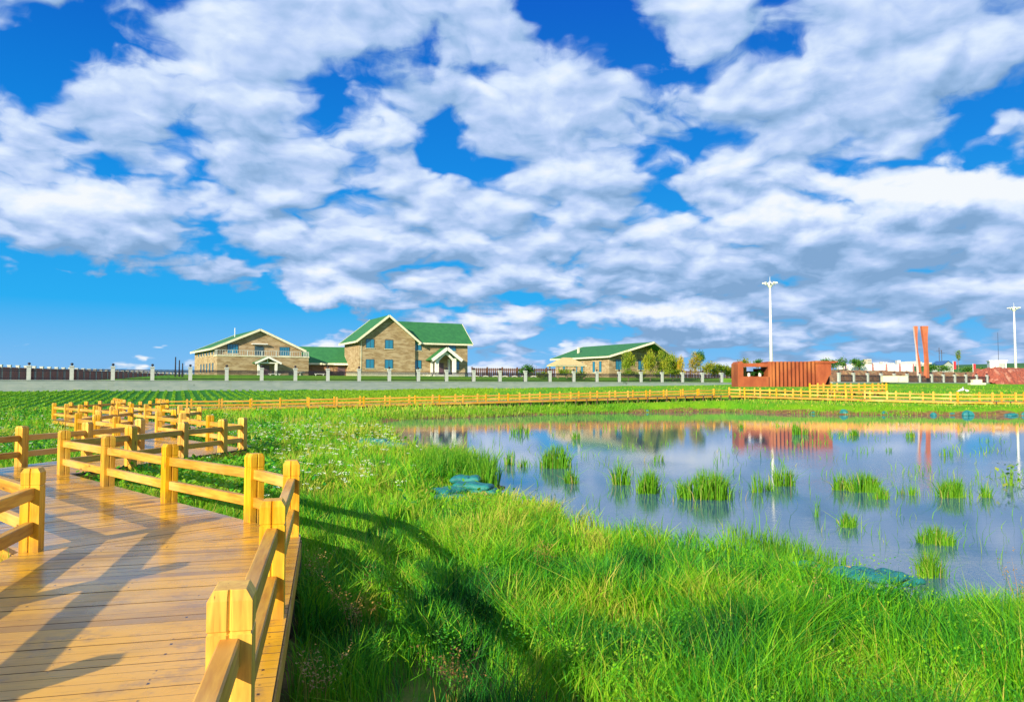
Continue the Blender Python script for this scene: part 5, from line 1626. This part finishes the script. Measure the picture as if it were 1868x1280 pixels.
def tree(name, label, px, D, zb, H_, cw, ch, n, m, droop=0.0, tmean=.5, leaf=.16, group=None, seed=0, trunk=.12):
    r = np.random.default_rng(seed + 100)
    o = empty(name, (PX(px, D), D, zb), 0, label, 'tree' if 'tree' in name or 'palm' in name or 'willow' in name else 'shrub', group)
    b = MB(); top = H_ - ch * .45
    b.tube([(0, 0, -.5), (.05 * cw, 0, H_ * .3), (-.03 * cw, .02, top)], [trunk, trunk * .75, trunk * .3], 7)
    cz = H_ - ch / 2
    for k in range(7):
        a = k * 2.4 + seed; L = cw * .36
        s0 = Vector((0, 0, H_ - ch * (.95 - .08 * k))); e_ = s0 + Vector((cos(a) * L, sin(a) * L, ch * .28))
        b.tube([s0, (s0 + e_) / 2 + Vector((0, 0, .1)), e_], [trunk * .4, trunk * .25, trunk * .1], 5)
    b.build('trunk', M['bark'], o)
    # clumps
    nc = 26
    cc = r.normal(0, 1, (nc, 3)); cc /= np.linalg.norm(cc, axis=1)[:, None]; cc *= (r.random(nc) ** .45)[:, None]
    cc *= np.array([cw / 2 * .8, cw / 2 * .8, ch / 2 * .85]); cc[:, 2] += cz
    id_ = r.integers(0, nc, n); q = r.normal(0, 1, (n, 3)) * np.array([cw * .10, cw * .10, ch * .085])
    P = cc[id_] + q
    if droop: P[:, 2] -= r.random(n) * ch * droop * (np.hypot(P[:, 0], P[:, 1]) / (cw / 2))
    tint = np.clip(tmean + (r.random(nc)[id_] - .5) * .5 + r.normal(0, .1, n), 0, 1)
    a = r.uniform(0, 2 * pi, n); t = r.uniform(-1.2, 1.2, n); s = r.uniform(.6, 1.3, n) * leaf
    u = np.stack([np.cos(a), np.sin(a), np.zeros(n)], 1) * (s * (.3 if droop else .5))[:, None]
    v = np.stack([-np.sin(a) * np.cos(t), np.cos(a) * np.cos(t), np.sin(t)], 1) * (s * .7)[:, None]
    if droop: v = np.stack([r.normal(0, .15, n), r.normal(0, .15, n), np.ones(n)], 1) * (s * 1.3)[:, None]
    V = np.stack([P - v, P + u, P + v, P - u], 1).reshape(-1, 3); i = np.arange(n)[:, None] * 4
    put('crown', npmesh('crown', V, [i + np.array([[0, 1, 2, 3]])], m, {'tint': np.repeat(tint, 4)}), o)
    return o


G_ = 'yellow green trees behind the wall'
tree('willow_tree', 'rounded yellow green tree in front of the tan gable, leftmost of the row', 1146, 152, 4.2, 5.6, 3.2, 3.9, 2600, M['leafY'], .35, .3, .16, G_, 1)
tree('willow_tree', 'tall drooping yellow tree before the middle of the tan gable', 1186, 155, 4.2, 6.2, 3.4, 4.4, 2800, M['leafY'], .4, .38, .16, G_, 2)
tree('willow_tree', 'drooping green tree under the right roof slope of the tan building', 1209, 158, 4.2, 6.0, 3.6, 4.6, 2800, M['leafY'], .4, .22, .16, G_, 3)
tree('willow_tree', 'greener drooping tree at the right corner of the tan building', 1227, 161, 4.2, 5.6, 3.2, 4.4, 2600, M['leafY'], .4, .18, .16, G_, 4)
tree('willow_tree', 'small orange tinged tree right of the drooping green trees', 1242, 160, 4.2, 5.0, 1.9, 4.0, 1300, M['leafY'], .3, .75, .15, G_, 5)
tree('poplar_tree', 'orange yellow tree standing alone between the tan building and the low tree line', 1268, 168, 4.3, 5.9, 3.4, 4.8, 2400, M['leafY'], 0, .66, .18, G_, 6)
tree('poplar_tree', 'dark green tree top behind the lone orange yellow tree', 1277, 173, 4.3, 6.6, 2.6, 3.0, 1500, M['leafG'], 0, .35, .18, G_, 7)
R_ = random.Random(5)
for k in range(10):
    px = 1290 + k * 6.1
    tree('young_tree', ['leftmost','second','third','fourth','fifth','sixth','seventh','eighth','ninth','rightmost'][k] + ' small tree of the low line left of the red pavilion', px, 190 + k * 3, 4.4, R_.uniform(3.6, 5.0), 3.0, R_.uniform(2.6, 3.4), 700, M['leafY'], 0, R_.uniform(.1, .6), .24, 'low tree line left of the red pavilion', 20 + k)
for k, (px, D_) in enumerate(((1033, 150), (1058, 152), (1146, 147), (1166, 149), (1205, 150), (1232, 152), (990, 150))):
    tree('round_shrub', ['shrub on the lawn right of the small open pavilion', 'shrub below the narrow windows of the tan building', 'low shrub under the leftmost yellow tree', 'low shrub between the first two yellow trees', 'low shrub below the drooping green tree', 'low shrub at the right corner of the tan building', 'low shrub in front of the small open pavilion'][k],
         px, D_, 4.0, R_.uniform(1.5, 2.1), R_.uniform(2.6, 3.6), 1.5, 800, M['leafY'], 0, .2, .2, 'shrubs on the lawn', 40 + k, .05)
tree('bushy_tree', 'green bush left of the small open pavilion', 961, 190, 4.4, 3.9, 5.0, 3.2, 1500, M['leafG'], 0, .4, .25, None, 60)
for k, (px, top) in enumerate(((1356, 652), (1383, 654), (1505, 653), (1520, 655), (1538, 650), (1561, 650), (1568, 652))):
    D_ = 205 + k; H_ = 2.5 + (706 - top) * D_ / F - 5.2
    tree('young_tree', ['young yellow tree showing above the left of the red pavilion window', 'young green tree showing above the red pavilion window', 'young tree just above the right end of the red pavilion', 'second young tree right of the red pavilion roof', 'feathery young tree left of the white site boards', 'round topped young tree above the first white board', 'slim young tree beside the round topped one'][k],
         px, D_, 5.2, H_, 3.4, H_ * .55, 700, M['leafG'] if k != 0 else M['leafY'], 0, .5, .26, 'young trees near the red pavilion', 70 + k)
tree('young_tree', 'tall thin yellow green sapling right of the twisted towers', 1748, 225, 6.4, 7.4, 1.8, 3.8, 500, M['leafG'], 0, .8, .22, None, 80)
for k, (px, D_) in enumerate(((1720, 230), (1765, 240), (1700, 222), (1790, 260), (1640, 235))):
    tree('round_shrub', ['green bush under the power poles', 'green bush left of the white hut', 'pale bush at the foot of the twisted towers', 'dark bush on the green rise left of the white hut', 'olive bush behind the white site boards'][k], px, D_, 6.2, 3.0, 5, 2.2, 700, M['leafG'], 0, .5, .3, 'bushes on the rise', 90 + k, .06)
for k, px in enumerate((205, 232, 262, 284)):
    tree('young_tree', ['leftmost of four tiny trees seen through the iron railing', 'second from left of four tiny trees seen through the iron railing', 'third from left of four tiny trees seen through the iron railing', 'rightmost of four tiny trees seen through the iron railing'][k], px, 300 + 8 * k, 4.5, 4.6, 5, 3.2, 500, M['leafG'], 0, .35, .4, 'tiny trees through the railing', 110 + k, .15)
# shrub in the pavilion window
tree('potted_shrub', 'dark green shrub standing in the red pavilion window', 1387, 102.4, 3.85, 1.1, .9, .8, 320, M['leafG'], 0, .15, .12, None, 130, .03)
tree('potted_shrub', 'low dark plant in the left of the red pavilion window', 1373, 102.4, 3.85, .75, 1.0, .6, 260, M['leafG'], 0, .1, .12, None, 131, .03)
